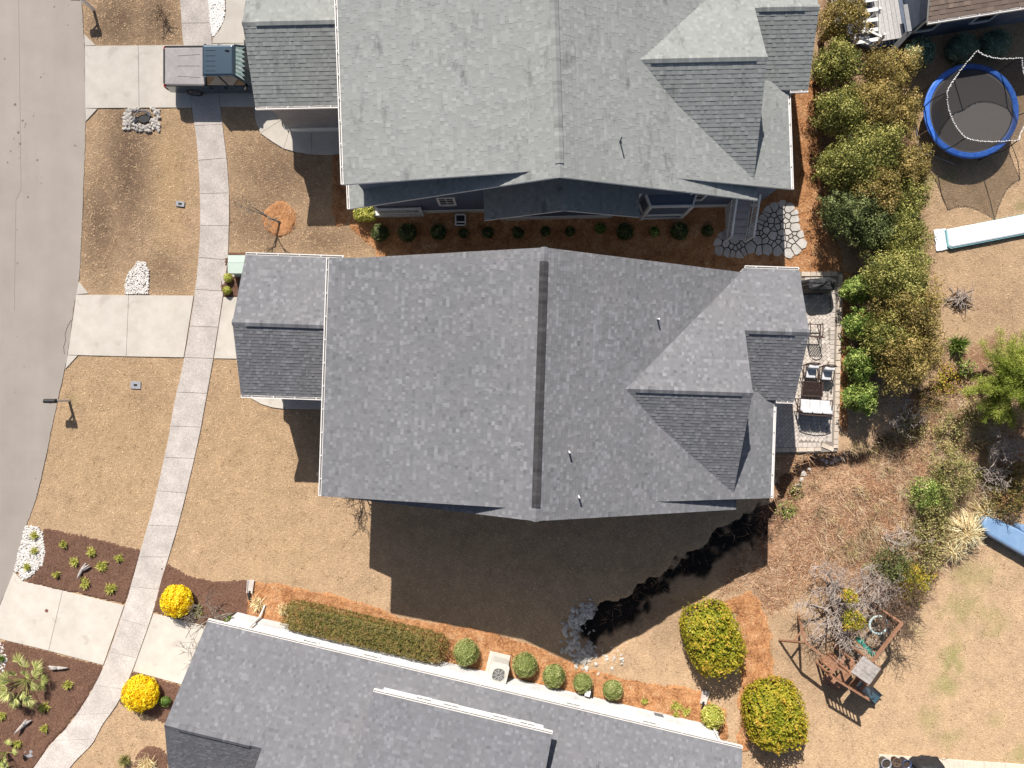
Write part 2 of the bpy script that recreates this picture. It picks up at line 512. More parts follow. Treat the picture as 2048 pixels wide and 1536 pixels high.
lt = _ramp(nt, _noise(nt, mp.outputs[0], 5.0, 9, 0.8), [(0.3, C(66, 50, 40)), (0.42, C(146, 116, 92)), (0.54, C(190, 158, 128)), (0.7, C(222, 196, 166))])
lt = _mix(nt, lt, C(136, 88, 64), _map(nt, _noise(nt, co, .55, 5, .65), 0.46, 0.62, 0.0, 0.6))
colr = _mix(nt, lawn, lt, _attr(nt, "litter"))
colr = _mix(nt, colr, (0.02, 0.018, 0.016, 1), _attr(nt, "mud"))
nt.links.new(colr, bs.inputs["Base Color"])
bs.inputs["Roughness"].default_value = 0.95; bs.inputs["Specular IOR Level"].default_value = 0.1; bs.inputs["Diffuse Roughness"].default_value = 0.8
b = nt.nodes.new("ShaderNodeBump"); b.inputs["Strength"].default_value = 0.9; b.inputs["Distance"].default_value = 0.05
nt.links.new(_noise(nt, mp.outputs[0], 9.0, 6, 0.75), b.inputs["Height"]); nt.links.new(b.outputs[0], bs.inputs["Normal"])

nx, ny = len(gx), len(gy)
ii = np.arange(nx * ny).reshape(ny, nx)
gf = np.stack([ii[:-1, :-1].ravel(), ii[:-1, 1:].ravel(), ii[1:, 1:].ravel(), ii[1:, :-1].ravel()], 1)
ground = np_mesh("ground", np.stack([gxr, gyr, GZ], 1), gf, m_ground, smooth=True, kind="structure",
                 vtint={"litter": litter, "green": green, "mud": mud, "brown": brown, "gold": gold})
tag(ground, "winter-tan lawn and bare soil around the houses", "ground")

# ---- road
m_road, nt, bs, out = _nodes("worn_asphalt")
tc = nt.nodes.new("ShaderNodeTexCoord"); co = tc.outputs["Object"]
mp = nt.nodes.new("ShaderNodeMapping"); mp.inputs["Scale"].default_value = (1.0, 0.12, 1); nt.links.new(co, mp.inputs[0])
a1 = _ramp(nt, _noise(nt, co, 55.0, 4, 0.7), [(0.3, C(148, 138, 130)), (0.7, C(180, 170, 161))])
a1 = _mix(nt, a1, _gray(nt, _map(nt, _noise(nt, mp.outputs[0], 0.9, 3, 0.5), 0.35, 0.65, 0.96, 1.03)), 1.0, 'MULTIPLY')
a1 = _mix(nt, a1, _gray(nt, _map(nt, _noise(nt, co, 0.6, 4, 0.6), 0.3, 0.7, 0.93, 1.06)), 1.0, 'MULTIPLY')
sp = _noise(nt, co, 3.2, 2, 0.5)
a1 = _mix(nt, a1, C(112, 102, 98), _map(nt, sp, 0.735, 0.765, 0.0, 0.75))
nt.links.new(a1, bs.inputs["Base Color"]); bs.inputs["Roughness"].default_value = 0.9; bs.inputs["Specular IOR Level"].default_value = 0.2
b = nt.nodes.new("ShaderNodeBump"); b.inputs["Strength"].default_value = 0.25; b.inputs["Distance"].default_value = 0.01
nt.links.new(_noise(nt, co, 90, 3, 0.6), b.inputs["Height"]); nt.links.new(b.outputs[0], bs.inputs["Normal"])
def smooth_line(pts, n=8):
    out = []
    P = [Vector(p) for p in pts]
    for i in range(len(P) - 1):
        p0 = P[max(i - 1, 0)]; p1 = P[i]; p2 = P[i + 1]; p3 = P[min(i + 2, len(P) - 1)]
        for k in range(n):
            t = k / n
            out.append(0.5 * ((2 * p1) + (p2 - p0) * t + (2 * p0 - 5 * p1 + 4 * p2 - p3) * t * t + (3 * p1 - p0 - 3 * p2 + p3) * t ** 3))
    out.append(P[-1]); return out
mb = MB()
edge = [(e.x + random.uniform(-.8, .8), e.y) for e in smooth_line(ROAD_EDGE, 14)]
for i in range(len(edge) - 1):
    a, c = edge[i], edge[i + 1]
    la, lc = (a[0] - 700, a[1]), (c[0] - 700, c[1])
    q = [W(*la), W(*lc), W(*c), W(*a)]
    mb.face([(p.x, p.y, 0.018) for p in q])
    mb.face([(W(*a).x, W(*a).y, 0.018), (W(*c).x, W(*c).y, 0.018), (W(*c).x, W(*c).y, -0.08), (W(*a).x, W(*a).y, -0.08)])
road = mb.build("road", m_road, kind="structure")
tag(road, "worn pale asphalt street along the front lawns", "road")
# tar crack near the main driveway
cr = MB()
cp = smooth_line([(143, 641), (136, 652), (131, 668), (132, 680), (128, 694), (129, 708)], 5)
cr.tube([(W(p.x + random.uniform(-.7, .7), p.y).x, W(p.x, p.y).y, 0.019) for p in cp], [0.012] * len(cp), 4)
m_dark = mat("dark_joint", C(70, 64, 60), rough=0.9)
cr.build("crack", m_dark, road)
sm = MB(); sp_ = [(W(38 + .012 * (y - 0) * (1 if y < 400 else -1.2) + random.uniform(-.4, .4), y).x, W(38, y).y, .0188) for y in range(-40, 640, 20)]
sm.tube(sp_, [.008] * len(sp_), 4); sm.build("paving_seam", mat("faint_seam", C(158, 149, 141), rough=.9), road)
m_oil = mat("oil_stain", C(136, 127, 120), rough=.85)
for k in range(22):
    c = W(random.gauss(38, 26), random.gauss(280, 75)); r = random.choice((.02, .03, .04, .05, .07)); o_ = MB(); o_.lathe([(r, 0), (r * .9, .0015)], (c.x, c.y, .0185), 9, sx=random.uniform(.7, 1.2)); o_.build("oil_spot", m_oil, road)

# ---- concrete
m_walk = mat("aggregate_concrete", C(192, 181, 173), C(230, 221, 213), scale=18, rough=0.9, bump=0.25, bscale=80, big=0.13, bigscale=1.3, rand=0.04, speck=(40, 0.64, C(150, 136, 126)))
m_drive = mat("smooth_concrete", C(212, 203, 191), C(225, 217, 206), scale=1.6, rough=0.85, bump=0.08, bscale=120, big=0.06, bigscale=0.35, rand=0.02, speck=(1.1, 0.64, C(208, 198, 186)))
def slab_set(name, polys, material, label, z=0.03, inset=0.009):
    root = thing(name, tuple(W(*polys[0][0])), label, name.replace('_', ' '))
    root["kind"] = "structure"
    for poly in polys:
        q = [Vector(p) for p in PX(poly)]
        c = sum(q, Vector((0, 0))) / len(q)
        q = [p + (c - p).normalized() * inset for p in q]
        m = MB(); m.prism(q, -0.08, z + random.uniform(-.003, .003), inset=0.004)
        m.build("slab", material, root)
    return root
# sidewalk panels
def lerp(a, b, t): return (a[0] + (b[0] - a[0]) * t, a[1] + (b[1] - a[1]) * t)
Ls = smooth_line([s[0] for s in SIDE], 8); Rs = smooth_line([s[1] for s in SIDE], 8)
acc = 0.0; cuts = [0]
for i in range(1, len(Ls)):
    mid = (Ls[i] + Rs[i]) / 2; pm = (Ls[i - 1] + Rs[i - 1]) / 2
    acc += (mid - pm).length
    if acc >= 62: cuts.append(i); acc = 0.0
polys = []
for a, c in zip(cuts[:-1], cuts[1:]):
    polys.append([tuple(Ls[i]) for i in range(a, c + 1)] + [tuple(Rs[i]) for i in range(c, a - 1, -1)])
slab_set("sidewalk", polys, m_walk, "curving pale concrete sidewalk of square panels beside the street", 0.034)
slab_set("driveway", DRIVES['north'], m_drive, "cream concrete driveway under the parked pickup truck")
slab_set("driveway", DRIVES['main'], m_drive, "cream concrete driveway of the middle house, empty")
slab_set("driveway", DRIVES['south'], m_drive, "slanting cream concrete driveway between dark mulch beds")
slab_set("entry_walk", WALKS['north'], m_drive, "rounded concrete entry walk beside the pale grey house's garage", 0.04)
slab_set("entry_walk", WALKS['main'], m_drive, "rounded concrete entry walk beside the middle house's garage", 0.04)

# ---- mulch beds: real relief, ragged edges
m_straw = mat("pine_straw", C(164, 110, 72), C(222, 168, 118), scale=9, rough=0.95, bump=0.8, bscale=30, big=0.1, bigscale=1.2, spec=0.1)
m_bark = mat("brown_bark_mulch", C(88, 62, 50), C(146, 112, 94), scale=16, rough=0.95, bump=0.8, bscale=45, big=0.08, bigscale=1.0, spec=0.1, speck=(38, 0.68, C(196, 170, 150)))
m_pebble_base = mat("gravel_base", C(150, 140, 130), C(190, 180, 170), scale=30, rough=0.9, bump=0.6, bscale=40)
def bed(name, poly, material, label, cat, h=0.035, step=0.07, warp=0.10, cover=None):
    P = np.array(PX(poly)); x0, y0 = P.min(0) - 0.3; x1, y1 = P.max(0) + 0.3
    xs = np.arange(x0, x1, step); ys = np.arange(y0, y1, step)
    X, Y = np.meshgrid(xs, ys)
    X = X + (hash_noise(X * 7, Y * 7, .5, 8) - .5) * step * .7; Y = Y + (hash_noise(X * 7, Y * 7, .5, 9) - .5) * step * .7
    wx = X + (hash_noise(X, Y, 0.4, 71) - .5) * warp * 2; wy = Y + (hash_noise(X, Y, 0.4, 72) - .5) * warp * 2
    ins = in_poly(wx, wy, [tuple(p) for p in P])
    Z = np.where(ins, h + (hash_noise(X, Y, 0.16, 73) - .5) * 0.03 + (hash_noise(X, Y, 0.5, 74) - .5) * 0.03, -0.04)
    ny_, nx_ = X.shape
    idx = np.arange(nx_ * ny_).reshape(ny_, nx_)
    f = np.stack([idx[:-1, :-1].ravel(), idx[:-1, 1:].ravel(), idx[1:, 1:].ravel(), idx[1:, :-1].ravel()], 1)
    keep = ins.ravel()[f].any(1)
    f = f[keep]
    used = np.unique(f); remap = -np.ones(nx_ * ny_, int); remap[used] = np.arange(len(used))
    V = np.stack([X.ravel(), Y.ravel(), Z.ravel()], 1)[used]
    o = np_mesh(name, V, remap[f], material, origin=(float(P[:, 0].mean()), float(P[:, 1].mean()), 0), smooth=True, kind="structure")
    tag(o, label, cat)
    return o
bed("mulch_bed", PS['north_bed'], m_straw, "orange pine straw bed round the pale grey house", "mulch bed")
bed("mulch_bed", PS['entry'], m_straw, "narrow pine straw strip by the pale grey house's front door", "mulch bed")
bed("mulch_bed", PS['patio_strip'], m_straw, "thin pine straw strip between paver patio and green hedge", "mulch bed")
bed("mulch_bed", PS['south_bed'], m_straw, "long pine straw bed along the white house wall", "mulch bed")
bed("mulch_bed", PS['path'], m_straw, "pine straw trail passing the two big clipped shrubs", "mulch bed", warp=0.2)
bed("mulch_bed", PS['ring'], m_straw, "round pine straw ring under the small bare tree", "mulch bed", h=0.06)
bed("mulch_bed", BM['kerb_bed'], m_bark, "dark brown mulch bed with small plants beside the street", "mulch bed", warp=0.04)
bed("mulch_bed", BM['tree_bed'], m_bark, "dark brown mulch bed under yellow bush and leaning bare tree", "mulch bed", warp=0.04)
bed("mulch_bed", BM['palm_bed'], m_bark, "dark brown mulch bed holding the fan palm", "mulch bed", warp=0.04)
bed("mulch_bed", BM['yellow_bed'], m_bark, "dark brown mulch corner under the lower yellow bush", "mulch bed", warp=0.04)
bed("mulch_bed", BM['island'], m_bark, "round dark mulch island under grass tufts", "mulch bed", warp=0.04)
bed("mulch_bed", BM['utility_bed'], m_bark, "small mulch patch beside the green utility box", "mulch bed", warp=0.03)

# ---- pebbles
def icosa():
    t = (1 + 5 ** .5) / 2
    v = np.array([(-1, t, 0), (1, t, 0), (-1, -t, 0), (1, -t, 0), (0, -1, t), (0, 1, t), (0, -1, -t), (0, 1, -t), (t, 0, -1), (t, 0, 1), (-t, 0, -1), (-t, 0, 1)], float)
    v /= np.linalg.norm(v[0])
    f = np.array([(0, 11, 5), (0, 5, 1), (0, 1, 7), (0, 7, 10), (0, 10, 11), (1, 5, 9), (5, 11, 4), (11, 10, 2), (10, 7, 6), (7, 1, 8), (3, 9, 4), (3, 4, 2), (3, 2, 6), (3, 6, 8), (3, 8, 9), (4, 9, 5), (2, 4, 11), (6, 2, 10), (8, 6, 7), (9, 8, 1)])
    return v, f
ICV, ICF = icosa()
m_pebble = mat("white_pebble", C(206, 198, 190), C(240, 234, 228), scale=12, rough=0.8, tint=0.28)
m_white_pebble = mat("bright_white_pebble", C(232, 226, 220), C(250, 248, 244), scale=12, rough=0.8, tint=0.16)
def pebbles(name, poly, n, smin, smax, material, label, base_h=0.012):
    b0 = bed("gravel_bed", poly, m_pebble_base, label, "gravel bed", h=base_h, step=0.1, warp=0.03)
    P = np.array(PX(poly)); lo, hi = P.min(0), P.max(0)
    pts = RNG.uniform(lo, hi, (n * 4, 2)); pts = pts[in_poly(pts[:, 0], pts[:, 1], [tuple(p) for p in P])][:n]
    N = len(pts); s = RNG.uniform(smin, smax, N)
    ang = RNG.uniform(0, 6.28, N); ax = RNG.uniform(0.7, 1.35, N); az = RNG.uniform(0.45, 0.8, N)
    jit = RNG.uniform(0.8, 1.15, (N, 12, 1))
    V = ICV[None] * jit * np.stack([ax, 1 / ax, az], 1)[:, None, :] * s[:, None, None]
    ca, sa = np.cos(ang)[:, None], np.sin(ang)[:, None]
    X = V[:, :, 0] * ca - V[:, :, 1] * sa; Y = V[:, :, 0] * sa + V[:, :, 1] * ca
    V = np.stack([X + pts[:, :1], Y + pts[:, 1:], V[:, :, 2] + base_h + 0.02], 2).reshape(-1, 3)
    F = (ICF[None] + (np.arange(N) * 12)[:, None, None]).reshape(-1, 3)
    np_mesh(name, V, F, material, parent=b0, tint=np.repeat(RNG.uniform(0, 1, N), 20), kind="stuff")
pebbles("pebbles", RK['kerb'], 1100, 0.03, 0.065, m_pebble, "white pebble bed at the kerb with three tufts")
pebbles("pebbles", RK['corner'], 220, 0.03, 0.065, m_pebble, "white pebble corner beside the fan palm bed")
pebbles("pebbles", RK['verge'], 900, 0.022, 0.05, m_pebble, "white pebble patch above the middle driveway")
pebbles("pebbles", RK['white'], 2600, 0.018, 0.036, m_white_pebble, "bright white gravel wedge beside the upper driveway")

# ---- grass and straw fibres (uncountable)
BLOCK = [ROAD, SIDE_POLY, PATIO, FLAG] + [p for v in DRIVES.values() for p in v] + [p for v in WALKS.values() for p in v] + list(PS.values()) + list(BM.values()) + list(RK.values())
m_blade = leafmat("dry_grass_blade", [(0.0, C(120, 97, 74, .95)), (0.3, C(184, 154, 121, .92)), (0.7, C(208, 179, 144, .9)), (1.0, C(224, 198, 164, .9))], rough=0.8, trans=0.1, spec=0.15)
def blades(name, pts, L, wdt, tint, material, tilt=(0.1, 0.6), z0=0.0, parent=None, label=None, cat=None, follow=True):
    n = len(pts); a = RNG.uniform(0, 6.283, n); el = RNG.uniform(tilt[0], tilt[1], n)
    zb = ground_z(pts[:, 0], pts[:, 1]) if follow else np.full(n, z0)
    dx, dy, dz = np.cos(a) * np.cos(el) * L, np.sin(a) * np.cos(el) * L, np.sin(el) * L
    sx, sy = -np.sin(a) * wdt, np.cos(a) * wdt
    V = np.empty((n, 3, 3))
    V[:, 0] = np.stack([pts[:, 0] - sx, pts[:, 1] - sy, zb], 1); V[:, 1] = np.stack([pts[:, 0] + sx, pts[:, 1] + sy, zb], 1)
    V[:, 2] = np.stack([pts[:, 0] + dx, pts[:, 1] + dy, zb + dz], 1)
    o = np_mesh(name, V.reshape(-1, 3), np.arange(n * 3).reshape(-1, 3), material, parent=parent, tint=tint, kind="stuff")
    if label: tag(o, label, cat)
    return o
NB = 330000
bp = np.stack([RNG.uniform(-24.6, 24.6, NB), RNG.uniform(-18.5, 18.5, NB)], 1)
bpx, bpy_ = bp[:, 0] * SC + 1024, 768 - bp[:, 1] * SC
blk = np.zeros(NB, bool)
for poly in BLOCK: blk |= in_poly(bpx, bpy_, poly)
bz = ground_z(bp[:, 0], bp[:, 1])
blk |= bz < -0.2
clump = hash_noise(bp[:, 0], bp[:, 1], 0.18, 81)
keep = ~blk & (RNG.uniform(0, 1, NB) < 0.25 + 0.9 * clump)
bp = bp[keep]
t = np.clip(0.47 + (hash_noise(bp[:, 0], bp[:, 1], 0.2, 82) - .5) * 1.0 + RNG.normal(0, .16, len(bp)), 0, .78)
for (cx, cy, rx, ry, sc_) in BROWN:
    d_ = np.hypot((bp[:, 0] * SC + 1024 - cx) / rx, (768 - bp[:, 1] * SC - cy) / ry); t = t - np.clip(1.2 - d_, 0, 1) * sc_ * .2
t = np.clip(t, 0, 1)
blades("dead_grass", bp, RNG.uniform(0.06, 0.15, len(bp)), RNG.uniform(0.006, 0.012, len(bp)), t, m_blade, label="dormant tan grass covering the lawns", cat="grass")
m_needle = leafmat("pine_needle", [(0.0, C(116, 72, 46)), (0.35, C(182, 124, 80)), (0.7, C(226, 172, 122)), (1.0, C(248, 212, 168))], rough=0.7, trans=0.0)
nl = []
for k, poly in PS.items():
    P = np.array(PX(poly)); lo, hi = P.min(0), P.max(0)
    n = int((hi - lo).prod() * 330)
    q = RNG.uniform(lo, hi, (n, 2)); nl.append(q[in_poly(q[:, 0], q[:, 1], [tuple(p) for p in P])])
q = np.concatenate(nl)
t = np.clip(0.5 + (hash_noise(q[:, 0], q[:, 1], 0.3, 83) - .5) * 0.9 + RNG.normal(0, .22, len(q)), 0, 1)
blades("pine_needles", q, RNG.uniform(0.1, 0.22, len(q)), RNG.uniform(0.005, 0.009, len(q)), t, m_needle, tilt=(-0.02, 0.3), z0=0.045, follow=False, label="loose pine needles lying on the straw beds", cat="pine straw")
# ================================================================ HOUSES
class Frame:
    def __init__(self, px, py, a, b):
        self.p = (px, py); a = math.radians(a); b = math.radians(b)
        self.U = (math.cos(a), math.sin(a)); self.V = (-math.sin(b), math.cos(b))
    def __call__(self, u, v, z=0.0):
        x = self.p[0] + u * self.U[0] + v * self.V[0]; y = self.p[1] + u * self.U[1] + v * self.V[1]
        return Vector(((x - 1024) / SC, (768 - y) / SC, z / SC))
    def px(self, u, v):
        return (self.p[0] + u * self.U[0] + v * self.V[0], self.p[1] + u * self.U[1] + v * self.V[1])
    def inv(self, x, y):
        x -= self.p[0]; y -= self.p[1]
        det = self.U[0] * self.V[1] - self.U[1] * self.V[0]
        return ((x * self.V[1] - y * self.V[0]) / det, (y * self.U[0] - x * self.U[1]) / det)
    def hit(self, px, py, plane):
        z = 200.0
        for _ in range(25):
            k = 1 - z / FP
            u, v = self.inv(1024 + (px - 1024) * k, 768 + (py - 768) * k)
            z = 0.5 * z + 0.5 * (plane[0] * u + plane[1] * v + plane[2])
        return u, v, z

def deck(m, fr, poly, pl, th=5.0):
    P = list(poly)
    a = sum(P[k][0] * P[(k + 1) % len(P)][1] - P[(k + 1) % len(P)][0] * P[k][1] for k in range(len(P)))
    if a > 0: P.reverse()
    z = lambda u, v: pl[0] * u + pl[1] * v + pl[2]
    m.hexa([fr(u, v, z(u, v) - th) for u, v in P], [fr(u, v, z(u, v) - 0.05) for u, v in P])

def shingles(fr, poly, pl, down, material, parent, e=5.7, wr=(3.4, 8.0), name="shingles", seed=0):
    rg = random.Random(seed + 17)
    L = math.hypot(*down); d = (down[0] / L, down[1] / L); s = (-d[1], d[0])
    q = [(p[0] * d[0] + p[1] * d[1], p[0] * s[0] + p[1] * s[1]) for p in poly]
    t0, t1 = min(a for a, _ in q), max(a for a, _ in q)
    def span(t):
        w = []
        for i in range(len(q)):
            (ta, wa), (tb, wb) = q[i], q[(i + 1) % len(q)]
            if (ta - t) * (tb - t) <= 0 and ta != tb:
                w.append(wa + (wb - wa) * (t - ta) / (tb - ta))
        return (min(w), max(w)) if len(w) >= 2 else None
    V, F, T = [], [], []
    slope = math.hypot(pl[0], pl[1])
    e = e / math.sqrt(1 + slope * slope)
    k = 0
    def pt(t, w, dz):
        u = t * d[0] + w * s[0]; v = t * d[1] + w * s[1]
        return tuple(fr(u, v, pl[0] * u + pl[1] * v + pl[2] + dz))
    while True:
        tb = t1 - k * e; tt = max(tb - e * 1.04, t0); k += 1
        if tb <= t0 + 0.3: break
        sb, st = span(tb - 0.02), span(tt + 0.02)
        if sb is None and st is None: continue
        sb = sb or st; st = st or sb
        lo, hi = min(sb[0], st[0]), max(sb[1], st[1])
        w = lo - rg.uniform(0, 6); row = rg.uniform(-.06, .06)
        last = 0.5
        while w < hi:
            w2 = w + rg.uniform(*wr)
            b0, b1 = min(max(w, sb[0]), sb[1]), min(max(w2, sb[0]), sb[1])
            c0, c1 = min(max(w, st[0]), st[1]), min(max(w2, st[0]), st[1])
            r = rg.random()
            tn = 0.48 + row * .5 + rg.gauss(0, 0.07)
            if r < 0.2: tn += 0.22
            elif r < 0.34: tn -= 0.12
            th = 0.74 if tn < 0.5 else 1.0
            th += rg.uniform(-.05, .07)
            if (b1 - b0) > 0.05 or (c1 - c0) > 0.05:
                i = len(V)
                V += [pt(tb, b0, th), pt(tb, b1, th), pt(tt, c1, th * .5), pt(tt, c0, th * .5), pt(tb, b0, -0.1), pt(tb, b1, -0.1)]
                F += [(i, i + 1, i + 2, i + 3), (i + 4, i + 5, i + 1, i)]
                T += [min(1, max(0, tn)), min(1, max(0, tn))]
            w = w2
    np_mesh(name, V, F, material, parent=parent, tint=T, kind="stuff")

def ridge_cap(fr, p0, p1, sl, sr, material, parent, hw=5.5, step=5.5, raise_=0.55, seed=0):
    """p0,p1 = (u,v,z); sl, sr = downward slopes to the left / right of p0->p1"""
    rg = random.Random(seed)
    du, dv, dz = p1[0] - p0[0], p1[1] - p0[1], p1[2] - p0[2]
    L = math.hypot(du, dv); n = max(1, int(L / step)); s = (-dv / L, du / L)
    V, F, T = [], [], []
    for k in range(n):
        a, b = k / n, min(1, (k + 1.1) / n)
        tn = 0.5 + rg.gauss(0, .16)
        r = [(p0[0] + du * a, p0[1] + dv * a, p0[2] + dz * a + raise_ + 0.75), (p0[0] + du * b, p0[1] + dv * b, p0[2] + dz * b + raise_ + 0.15)]
        i = len(V)
        for (u, v, z) in r:
            V.append(tuple(fr(u + s[0] * hw, v + s[1] * hw, z - sl * hw))); V.append(tuple(fr(u, v, z + 0.2))); V.append(tuple(fr(u - s[0] * hw, v - s[1] * hw, z - sr * hw)))
        F += [(i, i + 1, i + 4, i + 3), (i + 1, i + 2, i + 5, i + 4)]; T += [tn, tn]
    np_mesh("ridge_cap", V, F, material, parent=parent, tint=np.clip(T, 0, 1), kind="stuff")

def ridge_vent(fr, p0, p1, sl, sr, material, parent, hw=7.0, h=2.2):
    du, dv, dz = p1[0] - p0[0], p1[1] - p0[1], p1[2] - p0[2]
    L = math.hypot(du, dv); n = max(1, int(L / 6)); s = (-dv / L, du / L)
    m = MB(); rg = random.Random(int(L))
    for k in range(n):
        a, b = k / n, (k + 1) / n
        tn = min(1, max(0, 0.5 + rg.gauss(0, .2)))
        R = []
        for q, ex in ((a, .35), (b, 0)):
            u, v, z = p0[0] + du * q, p0[1] + dv * q, p0[2] + dz * q
            R.append([fr(u + s[0] * hw, v + s[1] * hw, z - sl * hw), fr(u + s[0] * hw, v + s[1] * hw, z - sl * hw + h + ex), fr(u, v, z + h + ex),
                      fr(u - s[0] * hw, v - s[1] * hw, z - sr * hw + h + ex), fr(u - s[0] * hw, v - s[1] * hw, z - sr * hw)])
        for j in range(4): m.face([R[0][j], R[0][j + 1], R[1][j + 1], R[1][j]], tn)
        if k == 0: m.face(R[0], tn)
        if k == n - 1: m.face(R[1], tn)
    m.build("ridge_vent", material, parent)

def gutter(fr, p0, p1, outd, material, parent, w=5.0, h=4.5, hang=38.0):
    """p0,p1 = (u,v,z) along the eave; outd = unit uv pointing away from the roof"""
    m = MB()
    def pt(p, o, z): return fr(p[0] + outd[0] * o, p[1] + outd[1] * o, p[2] + z)
    def bar(o0, o1, z0, z1, a, b):
        r0 = [pt(a, o0, z0), pt(a, o1, z0), pt(a, o1, z1), pt(a, o0, z1)]; r1 = [pt(b, o0, z0), pt(b, o1, z0), pt(b, o1, z1), pt(b, o0, z1)]
        m.hexa(r0, r1)
    bar(0.3, w, -h, -h + 0.6, p0, p1); bar(0.3, 1.0, -h + 0.6, 0.2, p0, p1); bar(w - 0.9, w, -h + 0.6, 0.4, p0, p1); bar(w - 1.4, w - 0.9, -0.1, 0.4, p0, p1)
    L = math.hypot(p1[0] - p0[0], p1[1] - p0[1])
    def along(t): return tuple(p0[i] + (p1[i] - p0[i]) * t for i in range(3))
    for t in (0, 1 - 0.8 / L): bar(1.0, w - 1.4, -h + 0.6, 0.2, along(t), along(t + 0.8 / L))
    k = hang * 0.5
    while k < L:
        bar(0.8, w - 1.2, -0.6, 0.55, along(k / L), along((k + 1.3) / L)); k += hang
    return m.build("gutter", material, parent)

def wall_strip(m, fr, p0, p1, prof, inward, th=5.0, z0=0.0):
    """vertical wall from p0 to p1 (uv); prof = [(t, ztop)...]; inward = uv unit vector"""
    def P(t, z, o): return fr(p0[0] + (p1[0] - p0[0]) * t + inward[0] * o, p0[1] + (p1[1] - p0[1]) * t + inward[1] * o, z)
    ring = [(0, z0)] + list(prof) + [(1, z0)]
    m.hexa([P(t, z, 0) for t, z in ring], [P(t, z, th) for t, z in ring])

def window(fr, c, along, outd, wd, z0, z1, parent, mats, mull=True, rows=1):
    """c=(u,v) centre on the wall face"""
    def P(a, o, z): return fr(c[0] + along[0] * a + outd[0] * o, c[1] + along[1] * a + outd[1] * o, z)
    def bar(m, a0, a1, o0, o1, za, zb):
        m.hexa([P(a0, o0, za), P(a1, o0, za), P(a1, o1, za), P(a0, o1, za)], [P(a0, o0, zb), P(a1, o0, zb), P(a1, o1, zb), P(a0, o1, zb)])
    h = wd / 2; f = MB(); t = 4.0
    bar(f, -h - t, -h, -0.5, 1.6, z0 - t, z1 + t); bar(f, h, h + t, -0.5, 1.6, z0 - t, z1 + t)
    bar(f, -h, h, -0.5, 1.6, z1, z1 + t); bar(f, -h, h, -0.5, 2.4, z0 - t, z0)
    if mull:
        bar(f, -0.5, 0.5, -0.4, 0.7, z0, z1)
        for r in range(1, rows + 1): 
            zz = z0 + (z1 - z0) * r / (rows + 1); bar(f, -h, -0.5, -0.4, 0.75, zz - .5, zz + .5); bar(f, 0.5, h, -0.4, 0.75, zz - .5, zz + .5)
    wo = f.build("window", mats[0], parent)
    p = MB(); bar(p, -h, h, -0.3, 0.1, z0, z1); p.build("pane", mats[1], wo)
    return wo

m_white = mat("white_trim", C(236, 234, 230), C(246, 245, 242), scale=3, rough=0.6, big=0.03)
m_gutter = mat("white_gutter", C(238, 232, 226), C(248, 244, 240), scale=5, rough=0.5, big=0.04)
m_glass = mat("window_glass", (0.02, 0.028, 0.035, 1), rough=0.08, spec=0.9)
m_slate = mat("slate_siding", C(98, 108, 126), C(112, 122, 140), scale=3, rough=0.75, bump=0.1, bscale=40)
m_grey_siding = mat("grey_siding", C(150, 150, 152), C(166, 166, 168), scale=3, rough=0.75)
m_white_siding = mat("white_siding", C(236, 236, 236), C(248, 248, 248), scale=2, rough=0.7, big=0.03)
m_found = mat("parged_foundation", C(186, 184, 182), C(214, 212, 210), scale=2.5, rough=0.9, big=0.08, bigscale=0.8)
m_dark_found = mat("grey_foundation", C(120, 118, 118), C(150, 148, 146), scale=3, rough=0.9)
m_wood = mat("weathered_tread", C(200, 196, 194), C(222, 218, 216), scale=8, rough=0.85, bump=0.2, bscale=30, rand=0.06)
def shingle_mat(name, base, warm, streak=0.0, con=1.0):
    m, nt, bs, out = _nodes(name)
    tc = nt.nodes.new("ShaderNodeTexCoord"); co = tc.outputs["Object"]
    t = _attr(nt, "tint")
    col = _ramp(nt, t, [(0.0, C(*[x * (1 - .26 * con) for x in base])), (0.42, C(*[x * (1 - .05 * con) for x in base])), (0.58, C(*base)), (1.0, C(*[min(255, x * (1 + .2 * con)) for x in base]))])
    col = _mix(nt, col, C(*warm), _map(nt, _noise(nt, co, 0.7, 4, 0.6), 0.45, 0.7, 0.0, 0.25))
    col = _mix(nt, col, _gray(nt, _map(nt, _noise(nt, co, 0.35, 4, 0.6), 0.3, 0.7, 0.94, 1.06)), 1.0, 'MULTIPLY')
    col = _mix(nt, col, _gray(nt, _map(nt, _noise(nt, co, 70, 3, 0.7), 0.3, 0.7, 0.8, 1.2)), 1.0, 'MULTIPLY')
    if streak > 0:
        mp = nt.nodes.new("ShaderNodeMapping"); mp.inputs["Scale"].default_value = (1.9, 0.75, 0.75); nt.links.new(co, mp.inputs[0])
        f = _noise(nt, mp.outputs[0], 1.0, 6, 0.7)
        col = _mix(nt, col, C(*[x * .55 for x in base]), _map(nt, f, 0.56, 0.72, 0.0, streak))
    nt.links.new(col, bs.inputs["Base Color"])
    bs.inputs["Roughness"].default_value = 0.95; bs.inputs["Specular IOR Level"].default_value = 0.25; bs.inputs["Diffuse Roughness"].default_value = 0.1
    return m
m_sh_main = shingle_mat("charcoal_shingle", (131, 131, 134), (134, 129, 130), con=1.0)
m_sh_north = shingle_mat("pale_grey_shingle", (156, 158, 155), (150, 151, 147), streak=0.6, con=.55)
m_sh_south = shingle_mat("blue_grey_shingle", (127, 127, 131), (129, 125, 128), con=.85)
m_sh_brown = shingle_mat("brown_shingle", (150, 130, 116), (140, 118, 104))
m_vent_dark = mat("dark_ridge_vent", C(66, 64, 66), C(84, 82, 84), scale=4, rough=0.9, tint=0.3)
m_vent_grey = mat("grey_ridge_vent", C(150, 152, 150), C(166, 168, 166), scale=4, rough=0.9, tint=0.2)
